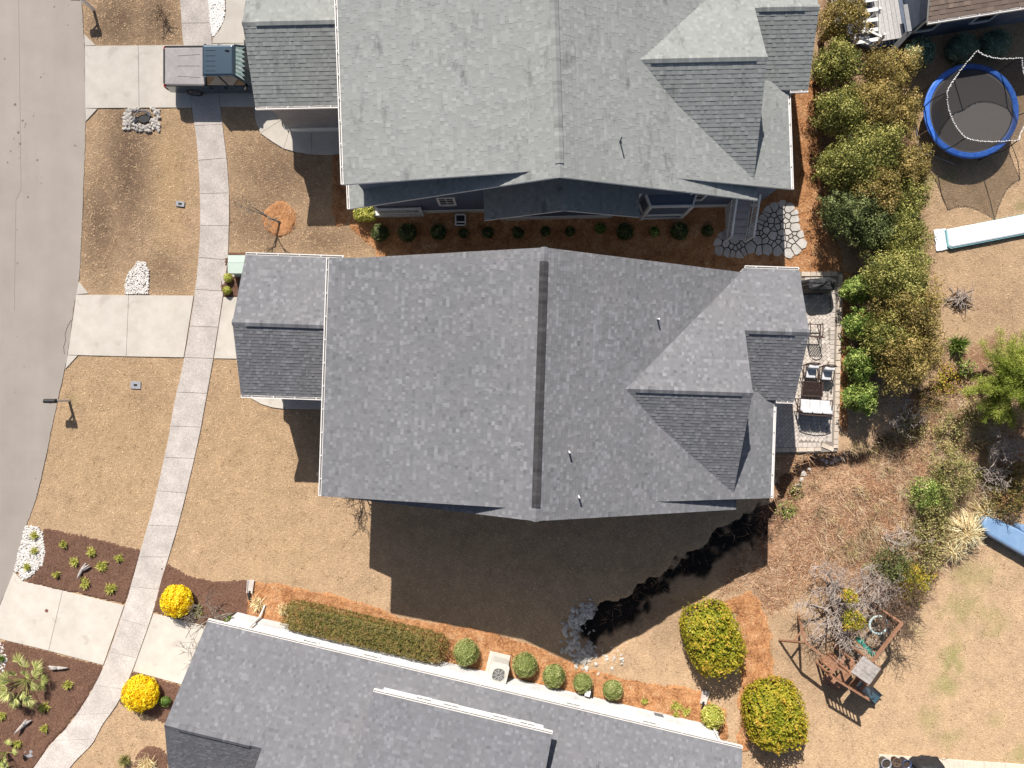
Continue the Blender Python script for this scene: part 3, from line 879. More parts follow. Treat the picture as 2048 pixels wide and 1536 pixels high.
m_pipe = mat("white_pvc", C(238, 238, 236), rough=0.5)
m_lead = mat("grey_flashing", C(120, 122, 126), rough=0.6)
m_garage = mat("garage_door_panel", C(230, 228, 224), C(240, 238, 234), scale=2, rough=0.6)
m_soffit = mat("soffit_white", C(225, 224, 222), rough=0.7)

def vent_pipe(fr, px, py, plane, root, h=14.0, r=1.6, flash=False):
    u, v, z = fr.hit(px, py, plane)
    b = fr(u, v, z - 2); t = fr(u, v, z + h)
    m = MB(); m.tube([b, t], [r / SC, r / SC], 10)
    vp = m.build("vent_pipe", m_pipe if not flash else m_lead, root)
    f = MB(); f.tube([fr(u, v, z - .5), fr(u, v, z + 2.4)], [3.4 / SC, 1.9 / SC], 10); f.build("flashing", m_lead, vp)
    return vp

def twin_house(fr, label, m_sh, m_wall, m_rv, north):
    root = thing("house", fr(0, 0, 0), label, "house")
    s = 0.467
    W_ = (s, 0, 328); E_ = (-s, 0, 328)                         # steep west / east slopes
    ds = (307.0 - 257.0) / 304.0
    DW = (ds, 0, 307 + 45 * ds)                                  # low west shed
    DE = (-0.372, 0, 233 + 203.5 * 0.372)                        # low east shed
    CN = (0, s, 261 - 3 * s); CS = (0, -s, 261 + 3 * s)          # cross gable
    WS = (0, -s, 211.5 - 103 * s)                                # wing south slope
    gs = 49 / 124.0; gv = -10.0 if north else 0.0
    GN = (0, gs, 209 + (88 - gv) * gs); GS = (0, -gs, 209 - (88 - gv) * gs)
    planes = [
        ([(-362, -210), (0, -210), (0, 211), (-362, 211)], W_, (-1, 0)),
        ([(0, -210), (362, -210), (362, 211), (0, 211)], E_, (1, 0)),
        ([(-349, -195.5), (-45, -195.5), (-45, 195.5), (-349, 195.5)], DW, (-1, 0)),
        ([(203, 2), (426, 2), (426, 190), (203, 190)], DE, (1, 0)),
        ([(141, 3), (350, 3), (350, -206)], CN, (0, -1)),
        ([(350, -103), (460, -103), (460, -218), (362, -218), (350, -206)], CN, (0, -1)),
        ([(141, 3), (350, 3), (350, 181), (347, 181), (201, 64)], CS, (0, 1)),
        ([(344, -103), (460, -103), (460, 14.8), (344, 14.8)], WS, (0, 1)),
        ([(-523, -211.7 + gv), (-335, -211.7 + gv), (-335, -88 + gv), (-523, -88 + gv)], GN, (0, -1)),
        ([(-523, -88 + gv), (-335, -88 + gv), (-335, 36.4 + gv), (-523, 36.4 + gv)], GS, (0, 1)),
    ]
    if north:
        bs_ = 0.44
        BW = (bs_, 0, 218 - 14 * bs_); BE = (-bs_, 0, 218 + 14 * bs_)
        planes += [([(-124, 120), (14, 120), (14, 236), (-124, 236)], BW, (-1, 0)), ([(14, 120), (152, 120), (152, 236), (14, 236)], BE, (1, 0))]
    m = MB()
    for poly, pl, dn in planes: deck(m, fr, poly, pl)
    roof = m.build("roof", m_soffit, root)
    for i, (poly, pl, dn) in enumerate(planes):
        shingles(fr, poly, pl, dn, m_sh, roof, seed=i + (100 if north else 0), e=6.9 if north else 5.7)
    ridge_cap(fr, (0, -211, 328), (0, 212, 328), s, s, m_sh, roof, seed=1)
    ridge_vent(fr, (0, -189, 328.4), (0, 190, 328.4), s, s, m_rv, roof, hw=6.6, h=2.2)
    ridge_cap(fr, (141, 3, 261), (351, 3, 261), s, s, m_sh, roof, seed=2)
    ridge_vent(fr, (160, 3, 261.4), (333, 3, 261.4), s, s, m_sh, roof, hw=5.8, h=2.0)
    ridge_cap(fr, (350, -103, 211.5), (461, -103, 211.5), s, s, m_sh, roof, seed=3)
    ridge_vent(fr, (358, -103, 211.9), (436, -103, 211.9), s, s, m_sh, roof, hw=5.8, h=2.0)
    ridge_cap(fr, (-524, -88 + gv, 209), (-335, -88 + gv, 209), gs, gs, m_sh, roof, seed=4)
    ridge_vent(fr, (-500, -88 + gv, 209.4), (-338, -88 + gv, 209.4), gs, gs, m_sh, roof, hw=5.8, h=2.2)
    if north: ridge_cap(fr, (14, 120, 218), (14, 237, 218), 0.44, 0.44, m_sh, roof, seed=5)
    # walls
    w = MB()
    prof = [(-335, 250), (-45, 299), (0, 320), (203, 226), (412, 146)]
    t = lambda u: (u + 335) / 747.0
    profn = [(-335, 250), (-45, 299), (0, 320), (350, 156), (412, 146)]
    for v, inn, pf in ((182, (0, -1), prof), (-182, (0, 1), profn)):
        wall_strip(w, fr, (-335, v), (412, v), [(t(u), z) for u, z in pf], inn)
    wall_strip(w, fr, (-335, -177), (-335, 177), [(0, 250), (1, 250)], (1, 0))
    wall_strip(w, fr, (412, 10), (412, 177), [(0, 146), (1, 146)], (-1, 0))
    for v, inn in ((-205, (0, 1)), (4, (0, -1))):
        wall_strip(w, fr, (345, v), (448, v), [(0, 154), (1, 154)], inn)
    wall_strip(w, fr, (448, -200), (448, -1), [(0, 156), (0.48, 204), (1, 156)], (-1, 0))
    wall_strip(w, fr, (339, -195), (339, 172), [(0, 148), (0.54, 250), (1, 168)], (-1, 0), z0=140)
    gw = MB(); wall_strip(gw, fr, (-509, -199 + gv), (-509, 24 + gv), [(0, 160), (0.497, 203), (1, 160)], (1, 0))
    for v, inn in ((-199 + gv, (0, 1)), (24 + gv, (0, -1))):
        wall_strip(gw, fr, (-504, v), (-335, v), [(0, 156), (1, 156)], inn)
    gw.build("garage_wall", m_grey_siding, root)
    if north:
        wall_strip(w, fr, (-95, 199), (123, 199), [(0, 164), (0.5, 209), (1, 164)], (0, -1))
        wall_strip(w, fr, (-95, 182), (-95, 194), [(0, 164), (1, 164)], (1, 0)); wall_strip(w, fr, (123, 182), (123, 194), [(0, 164), (1, 164)], (-1, 0))
    wall = w.build("wall", m_wall, root)
    fd = MB()
    for (a, b, inn) in (((-336, 183.5), (413, 183.5), (0, -1)), ((-510.5, -200 + gv), (-510.5, 25 + gv), (1, 0)), ((413.5, 10), (413.5, 183), (-1, 0)), ((-505, 25.5 + gv), (-336, 25.5 + gv), (0, -1))):
        wall_strip(fd, fr, a, b, [(0, 20), (1, 20)], inn, th=3)
    if north: wall_strip(fd, fr, (-97, 200.6), (125, 200.6), [(0, 22), (1, 22)], (0, -1), th=3)
    fd.build("foundation", m_white if north else m_dark_found, root)
    # front: garage door, pent roof, front door, windows
    g = MB(); wall_strip(g, fr, (-511, -150), (-511, -26), [(0, 88), (1, 88)], (1, 0), th=3)
    gd = g.build("garage_door", m_garage, root)
    for r in range(4):
        for c in range(6):
            q = MB(); wall_strip(q, fr, (-511.8, -148 + c * 20.5), (-511.8, -131 + c * 20.5), [(0, 4 + r * 21 + 17), (1, 4 + r * 21 + 17)], (1, 0), th=1.5, z0=4 + r * 21)
            q.build("panel", m_garage, gd)
    pr = MB(); pp = [(-534, -158), (-509, -158), (-509, -32), (-534, -32)]; ppl = (1.0, 0, 648); deck(pr, fr, pp, ppl, 4); po = pr.build("pent_roof", m_soffit, root)
    shingles(fr, pp, ppl, (-1, 0), m_sh, po, seed=55)
    d = MB(); wall_strip(d, fr, (-337, 62), (-337, 84), [(0, 108), (1, 108)], (1, 0), th=2, z0=20); do = d.build("door", m_dark, root)
    k = MB(); k.tube([fr(-339, 66, 62), fr(-341, 66, 62)], [.03, .03], 8); k.build("handle", m_lead, do)
    for v, z0, z1 in ((120, 45, 105), (150, 45, 105), (-90, 190, 235), (60, 190, 235)):
        window(fr, (-335, v), (0, 1), (-1, 0), 22, z0, z1, root, (m_white, m_glass))
    for v in (60, 120):
        window(fr, (412, v), (0, 1), (1, 0), 24, 40, 105, root, (m_white, m_glass))
    window(fr, (448, -60), (0, 1), (1, 0), 40, 40, 110, root, (m_white, m_glass))
    # porch columns
    for v in (66,):
        cm = MB(); c0 = fr(-352, v, 0)
        cm.box((c0.x, c0.y, 0.45), (0.34, 0.34, 0.9)); cm.box((c0.x, c0.y, 2.0), (0.22, 0.22, 2.2)); cm.box((c0.x, c0.y, 3.15), (0.32, 0.32, 0.12)); cm.build("column", m_white, root)
    # gutters
    gutter(fr, (-349, -195, 257), (-349, 195, 257), (-1, 0), m_gutter, root)
    gutter(fr, (-362, -210, 159), (-362, 211, 159), (-1, 0), m_gutter, root)
    gutter(fr, (426, 12, 150), (426, 190, 150), (1, 0), m_gutter, root)
    gutter(fr, (364, -218, 157.8), (460, -218, 157.8), (0, -1), m_gutter, root)
    gutter(fr, (428, 14.8, 156.4), (460, 14.8, 156.4), (0, 1), m_gutter, root)
    gutter(fr, (-523, -211.7 + gv, 160), (-349, -211.7 + gv, 160), (0, -1), m_gutter, root)
    gutter(fr, (-523, 36.4 + gv, 160), (-362, 36.4 + gv, 160), (0, 1), m_gutter, root)
    if not north:
        for (a, c) in (((1315, 639), E_), ((1138, 903), E_), ((1157, 992), E_)): vent_pipe(fr, a[0], a[1], c, root)
    else:
        vent_pipe(fr, 1240, 283, E_, root, h=22, r=1.2, flash=True)
        vent_pipe(fr, 1118, 380, W_ if False else (0.44, 0, 218 - 14 * 0.44), root, h=5, r=4, flash=True)
    return root

FM = Frame(1067, 768, 1.9, 1.9)
FN = Frame(1090.6, 238.7, -1.2, -2.0)
H_MAIN = twin_house(FM, "middle house with charcoal shingle roof and dark ridge vent", m_sh_main, m_grey_siding, m_vent_dark, False)
H_NORTH = twin_house(FN, "pale grey shingle-roofed house with slate siding beside the pickup truck", m_sh_north, m_slate, m_sh_north, True)

# ---- pale grey house: south side details
def railing(parent, pts, h=0.95, post=0.1, bal=0.11, material=m_white, name="railing", posts=True):
    """pts: list of world points along the foot of the rail"""
    m = MB()
    for a, b in zip(pts[:-1], pts[1:]):
        a, b = Vector(a), Vector(b); up = Vector((0, 0, h))
        m.beam(a + up, b + up, 0.09, 0.05); m.beam(a + Vector((0, 0, .1)), b + Vector((0, 0, .1)), 0.05, 0.05)
        L = (b - a).length; n = int(L / bal)
        for k in range(1, n):
            p = a + (b - a) * (k / n); m.box((p.x, p.y, p.z + (h + .1) / 2), (0.035, 0.035, h - .1))
        if posts:
            for p in (a, b): m.box((p.x, p.y, p.z + (h + .1) / 2 - .05), (post, post, h + .12))
    return m.build(name, material, parent)
window(FN, (-196, 182), (1, 0), (0, 1), 26, 62, 108, H_NORTH, (m_white, m_glass), rows=2)
window(FN, (150, 182), (1, 0), (0, 1), 26, 62, 108, H_NORTH, (m_white, m_glass), rows=2)
window(FN, (275, 182), (1, 0), (0, 1), 26, 62, 108, H_NORTH, (m_white, m_glass), rows=1)
pd = MB(); pd.prism([FN(-362, 60)[:2], FN(-336, 60)[:2], FN(-336, 186)[:2], FN(-248, 186)[:2], FN(-248, 190)[:2], FN(-362, 190)[:2]], 0, 0.5); pd.build("porch", m_white, H_NORTH)
railing(H_NORTH, [FN(-332, 188, 21), FN(-250, 188, 21)], h=0.9)
ps = MB()
for k in range(9):                                             # slatted porch skirt
    a = FN(-320 + k * 8, 189.5, 0); ps.box((a.x, a.y, 0.27), (0.1, 0.03, 0.46))
ps.build("porch_skirt", m_white, H_NORTH)
# bay bump-out with white trim
by = MB()
by.prism([FN(176, 180)[:2], FN(270, 180)[:2], FN(262, 203)[:2], FN(184, 203)[:2]], 0, 2.4); bay = by.build("bay", m_slate, H_NORTH)
bt = MB()
for (a, b) in (((184, 203.5), (262, 203.5)), ((175.5, 180), (184, 203.5)), ((262, 203.5), (270.5, 180))):
    for z in (0.12, 0.75, 2.36): bt.beam(FN(a[0], a[1], z * SC), FN(b[0], b[1], z * SC), 0.08, 0.2)
for u, v in ((184, 203.5), (262, 203.5)):
    p = FN(u, v); bt.box((p.x, p.y, 1.2), (0.14, 0.14, 2.4))
bt.build("trim", m_white, bay)
# back stairs with railings
top_u, y0 = 362, 152
st = thing("stairs", FN(372, 230, 0), "weathered deck stairs with white railings down to the flagstones", "stairs")
nT = 7; rise = 8.4; run = 12.2; v0 = 165
for k in range(nT):
    m = MB(); z = (nT - k) * rise; va = v0 + k * run
    m.prism([FN(355, va)[:2], FN(389, va)[:2], FN(389, va + run + 0.8)[:2], FN(355, va + run + 0.8)[:2]], (z - 1.6) / SC, z / SC); m.build("tread", m_wood, st)
m = MB()
for u in (353.4, 390.6):
    m.hexa([FN(u - 1, v0, 0), FN(u + 1, v0, 0), FN(u + 1, v0 + nT * run, 0), FN(u - 1, v0 + nT * run, 0)], [FN(u - 1, v0, nT * rise - 1.8), FN(u + 1, v0, nT * rise - 1.8), FN(u + 1, v0 + nT * run, rise * .5), FN(u - 1, v0 + nT * run, rise * .5)])
m.build("stringer", m_white, st)
for u in (350.5, 393.5):
    railing(st, [FN(u, v0, nT * rise), FN(u, v0 + nT * run, rise * .6)], h=0.92, bal=0.13)
m = MB(); m.prism([FN(340, 130)[:2], FN(430, 130)[:2], FN(430, v0)[:2], FN(340, v0)[:2]], 0.0, (nT * rise) / SC); m.build("landing", m_wood, st)

# ---- south house
FS = Frame(465.6, 1203.6, 13.4, 13.4)
H_SOUTH = thing("house", FS(500, 150, 0), "blue-grey roofed white house cut off at the lower edge of the picture", "house")
ss = 0.6
SN = (0, ss, 118); SSs = (0, -ss, 118 + 150 * ss * 2)
SD = (0, 0.35, 182 - 25 * 0.35)
sp = [([(0, 0), (171, 0), (171, 150), (0, 150)], SN, (0, -1)), ([(171, 0), (1008, 0), (1008, 330), (171, 330)], SN, (0, -1)), ([(0, 150), (175, 150), (175, 300), (0, 300)], SSs, (0, 1)),
      ([(331, 25), (652, 25), (652, 222), (331, 222)], SD, (0, -1)), ([(171, 330), (1008, 330), (1008, 660), (171, 660)], (0, -ss, 118 + 330 * ss * 2), (0, 1))]
m = MB()
for poly, pl, dn in sp: deck(m, FS, poly, pl)
roofS = m.build("roof", m_soffit, H_SOUTH)
for i, (poly, pl, dn) in enumerate(sp[:4]): shingles(FS, poly, pl, dn, m_sh_south, roofS, seed=300 + i)
ridge_cap(FS, (0, 150, 208), (172, 150, 208), ss, ss, m_sh_south, roofS, seed=9)
ridge_vent(FS, (24, 150, 208.4), (150, 150, 208.4), ss, ss, m_sh_south, roofS, hw=6, h=2.0)
w = MB()
wall_strip(w, FS, (16, 20), (992, 20), [(0, 116), (1, 116)], (0, 1), z0=30)
wall_strip(w, FS, (16, 25), (16, 280), [(0, 116), (.49, 196), (1, 130)], (1, 0), z0=30)
wall_strip(w, FS, (992, 25), (992, 640), [(0, 120), (.5, 300), (1, 120)], (-1, 0), z0=30)
wall_strip(w, FS, (345, 33), (640, 33), [(0, 180), (1, 180)], (0, 1), z0=125)
for u, i in ((345, (1, 0)), (640, (-1, 0))): wall_strip(w, FS, (u, 38), (u, 200), [(0, 182), (1, 238)], i, z0=125)
w.build("wall", m_white_siding, H_SOUTH)
f = MB(); wall_strip(f, FS, (15, 17.5), (993, 17.5), [(0, 30), (1, 30)], (0, 1), th=8); wall_strip(f, FS, (14, 18), (14, 280), [(0, 30), (1, 30)], (1, 0), th=6)
wall_strip(f, FS, (994, 18), (994, 640), [(0, 30), (1, 30)], (-1, 0), th=6); f.build("foundation", m_found, H_SOUTH)
gutter(FS, (0, 0, 118), (1008, 0, 118), (0, -1), m_gutter, H_SOUTH)
gutter(FS, (331, 25, 182), (652, 25, 182), (0, -1), m_gutter, H_SOUTH)
for u in (420, 470, 560, 610): window(FS, (u, 33), (1, 0), (0, -1), 26, 146, 172, H_SOUTH, (m_white, m_glass))
for u in (180, 300, 700, 850): window(FS, (u, 20), (1, 0), (0, -1), 26, 50, 98, H_SOUTH, (m_white, m_glass))
vn = MB(); wall_strip(vn, FS, (868, 16.5), (886, 16.5), [(0, 20), (1, 20)], (0, 1), th=2, z0=8); vn.build("foundation_vent", m_lead, H_SOUTH)
def downspout(fr, u, v, outd, ztop, parent, ln=26):
    m = MB()
    m.tube([fr(u + outd[0] * 3, v + outd[1] * 3, ztop - 3), fr(u + outd[0] * -4, v + outd[1] * -4 + 8, ztop - 22), fr(u, v + 8, 10), fr(u + outd[0] * 8 + 3, v + outd[1] * ln * .6, 4)], [.045] * 4, 8)
    m.build("downspout", m_gutter, parent)
downspout(FS, 62, 5, (0, -1), 118, H_SOUTH, 24); downspout(FS, 985, 5, (0, -1), 118, H_SOUTH, 20)
vent_pipe(FS, 1195, 1531, SN, H_SOUTH, h=8, r=2.4, flash=True)

# ---- brown-roofed house in the corner with its deck
FE = Frame(1024 + 833 * 0.92, 768 - 726 * 0.92, -9.0, -9.0)
H_EAST = thing("house", FE(130, -60, 0), "brown-roofed blue-grey house corner behind the trampoline", "house")
es = 0.42; ES = (0, -es, 112)
m = MB(); deck(m, FE, [(0, -260), (420, -260), (420, 0), (0, 0)], ES); deck(m, FE, [(0, -520), (420, -520), (420, -260), (0, -260)], (0, es, 112 + 520 * es))
roofE = m.build("roof", m_soffit, H_EAST)
shingles(FE, [(0, -120), (260, -120), (260, 0), (0, 0)], ES, (0, 1), m_sh_brown, roofE, seed=500, e=8.2, wr=(6, 14))
w = MB(); wall_strip(w, FE, (10, -16), (410, -16), [(0, 108), (1, 108)], (0, -1)); wall_strip(w, FE, (10, -500), (10, -21), [(0, 108), (.5, 210), (1, 114)], (1, 0))
w.build("wall", m_slate, H_EAST)
gutter(FE, (0, 0, 112), (420, 0, 112), (0, 1), m_gutter, H_EAST)
for u in (38, 150): window(FE, (u, -16), (1, 0), (0, 1), 34, 36, 92, H_EAST, (m_white, m_glass), mull=False)
dk = thing("deck", FE(-60, -60, 0), "grey plank deck with white railings and open steps beside the brown roof", "deck")
for k in range(7):
    m = MB(); u = -52 + k * 8.6
    m.prism([FE(u, -160)[:2], FE(u + 8.0, -160)[:2], FE(u + 8.0, -8)[:2], FE(u, -8)[:2]], 0.8, 0.86); m.build("plank", m_slate if k == 6 else m_wood, dk)
m = MB()
m.prism([FE(-118, -120)[:2], FE(8, -120)[:2], FE(8, -8)[:2], FE(-52, -6)[:2], FE(-118, -50)[:2]], 0.0, 0.25); m.build("base", m_slate, dk)
m = MB()
for k in range(6):
    v = -96 + k * 17; z = 0.95 + (5 - k) * 0.12
    m.beam(FE(-100, v, z * SC), FE(-54, v, z * SC), 0.16, 0.05)
for u in (-101, -53):
    m.beam(FE(u, -110, 1.7 * SC), FE(u, -8, 1.0 * SC), 0.07, 0.12)
    for v in (-108, -60, -10):
        p = FE(u, v); m.box((p.x, p.y, 0.75), (0.1, 0.1, 1.5))
m.build("step", m_white, dk)
railing(dk, [FE(-118, -150, 12), FE(-118, -52, 12), FE(-52, -7, 12)], h=1.0, bal=0.5)
m = MB(); m.beam(FE(-4, -60, 60), FE(-4, -8, 60), 0.2, 0.06); m.beam(FE(-4, -8, 60), FE(-40, 26, 6), 0.22, 0.06); m.build("handrail", m_grey_siding, dk)
tb = MB(); q = FE(-88, -110); tb.lathe([(0.36, 0.0), (0.4, 0.45), (0.42, 0.5), (0.36, 0.5), (0.34, 0.4)], (q.x, q.y, 0.25), 20)
o = tb.build("tub", m_white, origin=(q.x, q.y, 0.25)); tag(o, "white plastic tub standing on the grey deck", "tub")
# ================================================================ PLANTS
def unit(v): return v / np.maximum(np.linalg.norm(v, axis=1, keepdims=True), 1e-9)

def leaf_cloud(name, P, N, size, tint, material, parent=None, aspect=0.5, jitter=0.7):
    n = len(P)
    N = unit(unit(N) + RNG.normal(0, jitter, (n, 3)))
    R = unit(RNG.normal(0, 1, (n, 3)))
    A = unit(np.cross(N, R)); B = np.cross(N, A)
    L = (size / 2)[:, None]; Wd = (size * aspect / 2)[:, None]
    V = np.empty((n, 4, 3))
    V[:, 0] = P - A * L; V[:, 1] = P - B * Wd + A * L * .1; V[:, 2] = P + A * L; V[:, 3] = P + B * Wd + A * L * .1
    return np_mesh(name, V.reshape(-1, 3), np.arange(n * 4).reshape(-1, 4), material, parent=parent, tint=np.clip(tint, 0, 1))

m_twig = mat("brown_twig", C(96, 78, 60), C(132, 112, 92), scale=10, rough=0.9)
m_bark_tree = mat("grey_bark", C(120, 108, 96), C(166, 154, 142), scale=9, rough=0.9, bump=0.3)
m_pale_bark = mat("pale_bark", C(150, 136, 126), C(206, 192, 182), scale=7, rough=0.9)
m_red_bark = mat("brown_bark", C(92, 72, 58), C(132, 108, 90), scale=9, rough=0.9)
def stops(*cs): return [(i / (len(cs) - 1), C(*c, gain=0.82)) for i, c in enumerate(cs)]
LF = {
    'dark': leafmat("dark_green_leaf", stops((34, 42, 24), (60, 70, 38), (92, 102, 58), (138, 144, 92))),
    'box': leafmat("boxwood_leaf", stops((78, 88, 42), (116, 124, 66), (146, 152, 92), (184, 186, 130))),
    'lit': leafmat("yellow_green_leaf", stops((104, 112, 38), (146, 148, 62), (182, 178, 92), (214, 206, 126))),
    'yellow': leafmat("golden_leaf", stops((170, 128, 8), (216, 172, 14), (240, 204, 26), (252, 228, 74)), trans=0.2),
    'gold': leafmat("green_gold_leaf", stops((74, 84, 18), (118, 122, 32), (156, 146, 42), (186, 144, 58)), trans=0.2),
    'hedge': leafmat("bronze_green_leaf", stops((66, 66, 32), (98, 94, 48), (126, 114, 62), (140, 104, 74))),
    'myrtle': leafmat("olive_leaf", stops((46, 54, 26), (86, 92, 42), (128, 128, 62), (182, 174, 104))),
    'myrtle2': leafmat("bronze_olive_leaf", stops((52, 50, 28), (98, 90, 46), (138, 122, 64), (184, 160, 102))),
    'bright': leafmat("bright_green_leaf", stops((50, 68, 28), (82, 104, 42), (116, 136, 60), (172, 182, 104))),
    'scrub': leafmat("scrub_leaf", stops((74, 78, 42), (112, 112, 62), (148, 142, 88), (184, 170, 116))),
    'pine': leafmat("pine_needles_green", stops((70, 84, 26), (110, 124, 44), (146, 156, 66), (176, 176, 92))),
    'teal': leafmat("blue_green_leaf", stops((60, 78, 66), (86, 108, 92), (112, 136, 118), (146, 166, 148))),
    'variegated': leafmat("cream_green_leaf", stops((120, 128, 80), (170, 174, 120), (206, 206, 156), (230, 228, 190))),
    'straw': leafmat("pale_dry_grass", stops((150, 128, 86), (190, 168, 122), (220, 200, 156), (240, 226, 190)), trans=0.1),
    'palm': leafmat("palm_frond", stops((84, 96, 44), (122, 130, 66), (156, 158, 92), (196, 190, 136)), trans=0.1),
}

def ellipsoid(n, rx, ry, h, pw=2.0, low=0.05):
    """points on an upright rounded shape standing on z=0"""
    d = unit(RNG.normal(0, 1, (n, 3))); 
    if pw > 2:
        # even cover of a box-like surface, then rounded
        A = np.array([ry * h, rx * h, rx * ry * 1.6]); k = RNG.choice(3, n, p=A / A.sum())
        d = RNG.uniform(-1, 1, (n, 3)); sg = np.where(RNG.uniform(0, 1, n) < .5, -1.0, 1.0); sg[k == 2] = 1.0
        d[np.arange(n), k] = sg
        d = d / np.maximum((np.abs(d) ** pw).sum(1, keepdims=True) ** (1 / pw), 1e-6)
    P = d * np.array([rx, ry, h * 0.55]); P[:, 2] += h * 0.45
    Nn = unit(np.sign(d) * np.abs(d) ** (pw - 1) / np.array([rx, ry, h * .55]))
    m = P[:, 2] > low
    return P[m], Nn[m]

def shrub(px, py, rx, ry, h, n, leaf, kind, label, rot=0.0, group=None, pw=2.0, lump=0.06, name="shrub", tint0=0.5, depth=0.14, cat="shrub", aspect=0.5, lift=0.0):
    """rx, ry in photo pixels at mid height"""
    c = W(px, py, h * 0.5); z0 = lift
    rx, ry = rx / SC * (1 - h * .5 * SC / FP), ry / SC * (1 - h * .5 * SC / FP)
    root = thing(name, (c.x, c.y, z0), label, cat, group)
    P, Nn = ellipsoid(n, rx, ry, h, pw)
    k = hash_noise(P[:, 0] * 3 + 50 + px, P[:, 1] * 3 + P[:, 2] * 4, 0.45, 5) - .5
    k2 = hash_noise(P[:, 0] + px, P[:, 1] + P[:, 2], 0.16, 6) - .5
    sc = 1 + k * lump * 2 + k2 * lump - np.abs(RNG.normal(0, depth * .5, len(P)))
    P = P * sc[:, None]
    t = tint0 + k * .5 + k2 * .35 + RNG.normal(0, .17, len(P))
    co, si = math.cos(rot), math.sin(rot)
    def rotp(A): return np.stack([A[:, 0] * co - A[:, 1] * si, A[:, 0] * si + A[:, 1] * co, A[:, 2]], 1)
    P2 = rotp(P) + np.array([c.x, c.y, z0]); N2 = rotp(Nn)
    s = RNG.uniform(.7, 1.25, len(P)) * leaf
    leaf_cloud("foliage", P2, N2, s, t, LF[kind], root, jitter=0.5, aspect=aspect)
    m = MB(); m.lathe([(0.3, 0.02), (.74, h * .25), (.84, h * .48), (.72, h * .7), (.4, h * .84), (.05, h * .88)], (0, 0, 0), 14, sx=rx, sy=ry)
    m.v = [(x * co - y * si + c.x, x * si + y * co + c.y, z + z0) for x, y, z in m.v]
    m.t = [.22] * len(m.t); m.build("dark_core", LF[kind], root, smooth=True)  # solid core added to block light, darker leaf tone as shade in the gaps
    return root

def tuft(px, py, r, n, kind, label, h=0.3, group=None, name="perennial", cat="plant", width=0.014, lift=0.05):
    c = W(px, py, h * .5); root = thing(name, (c.x, c.y, lift), label, cat, group)
    R = r / SC
    a = RNG.uniform(0, 6.283, n); el = RNG.uniform(0.15, 1.5, n); L = RNG.uniform(.6, 1.1, n)
    d = np.stack([np.cos(a) * np.cos(el) * R, np.sin(a) * np.cos(el) * R, np.sin(el) * h], 1) * L[:, None]
    base = np.stack([RNG.normal(0, R * .2, n) + c.x, RNG.normal(0, R * .2, n) + c.y, np.full(n, lift)], 1)
    mid = base + d * .6; mid[:, 2] += h * .12; tip = base + d; tip[:, 2] -= .03
    sd = np.stack([-np.sin(a), np.cos(a), np.zeros(n)], 1) * width * RNG.uniform(.7, 1.4, n)[:, None]
    V = np.empty((n, 5, 3)); V[:, 0] = base - sd; V[:, 1] = base + sd; V[:, 2] = mid + sd * .8; V[:, 3] = mid - sd * .8; V[:, 4] = tip
    i = np.arange(n)[:, None] * 5
    F = np.concatenate([i + np.array([[0, 1, 2]]), i + np.array([[0, 2, 3]]), i + np.array([[3, 2, 4]])])
    t = np.clip(.5 + RNG.normal(0, .25, n), 0, 1)
    np_mesh("leaves", V.reshape(-1, 3), F, LF[kind], parent=root, tint=np.concatenate([t, t, t]))
    return root

def tree_crown(px, py, r, h, n, leaf, kind, label, group=None, nclump=70, name="evergreen_tree", cat="tree", base=0.0, squash=0.5, trunk=True, tint0=0.56, aspect=0.5, ztop_frac=0.62, stemn=7):
    """loose crown of leaf clumps; px,py,r measured at crown mid-height"""
    zc = h * ztop_frac
    c = W(px, py, zc); R = r / SC * (1 - zc * SC / FP)
    root = thing(name, (c.x, c.y, base), label, cat, group)
    d = unit(RNG.normal(0, 1, (nclump, 3))); d[:, 2] = np.where(d[:, 2] < -.35, -d[:, 2], d[:, 2])
    rad = RNG.uniform(.3, 1.1, nclump) ** .6 * (1 + .3 * np.sin(np.arctan2(d[:, 1], d[:, 0]) * 3 + px) * RNG.uniform(.3, 1, nclump))
    hv = h - zc
    CC = d * rad[:, None] * np.array([R, R, hv])
    cs = RNG.uniform(.45, 1.3, nclump) * R * (.27 * (70 / nclump) ** .25)
    ct = RNG.normal(0, .23, nclump) + (CC[:, 2] / hv) * .10
    w = cs ** 2; w /= w.sum()
    k = RNG.choice(nclump, n, p=w)
    off = unit(RNG.normal(0, 1, (n, 3))) * (RNG.uniform(0, 1, n) ** .4)[:, None] * cs[k][:, None] * np.array([1, 1, .75])
    P = CC[k] + off
    fl = RNG.uniform(0, 1, n) < .42
    P[fl] = unit(RNG.normal(0, 1, (fl.sum(), 3))) * (RNG.uniform(.2, 1, fl.sum()) ** .5)[:, None] * np.array([R, R, hv]) * .95
    Nn = unit(off + d[k] * .5 * cs[k][:, None] + np.array([0, 0, .2]) * cs[k][:, None])
    t = tint0 + ct[k] + RNG.normal(0, .2, n)
    P = P + np.array([c.x, c.y, zc + base])
    P[:, 2] = np.maximum(P[:, 2], base + .05)
    leaf_cloud("crown", P, Nn, RNG.uniform(.65, 1.3, n) * leaf, t, LF[kind], root, jitter=.6, aspect=aspect)
    if trunk:
        m = MB()
        for q in range(stemn):
            a = q * 6.283 / stemn + random.uniform(-.4, .4)
            e = CC[random.randrange(nclump)] + np.array([c.x, c.y, zc + base])
            b0 = Vector((c.x + .12 * math.cos(a), c.y + .12 * math.sin(a), base - .05)); e = Vector(e)
            mid = b0.lerp(e, .5) + Vector((0, 0, h * .1))
            m.tube([b0, mid, e], [.06, .04, .012], 5)
        m.build("trunk", m_red_bark, root)
    return root

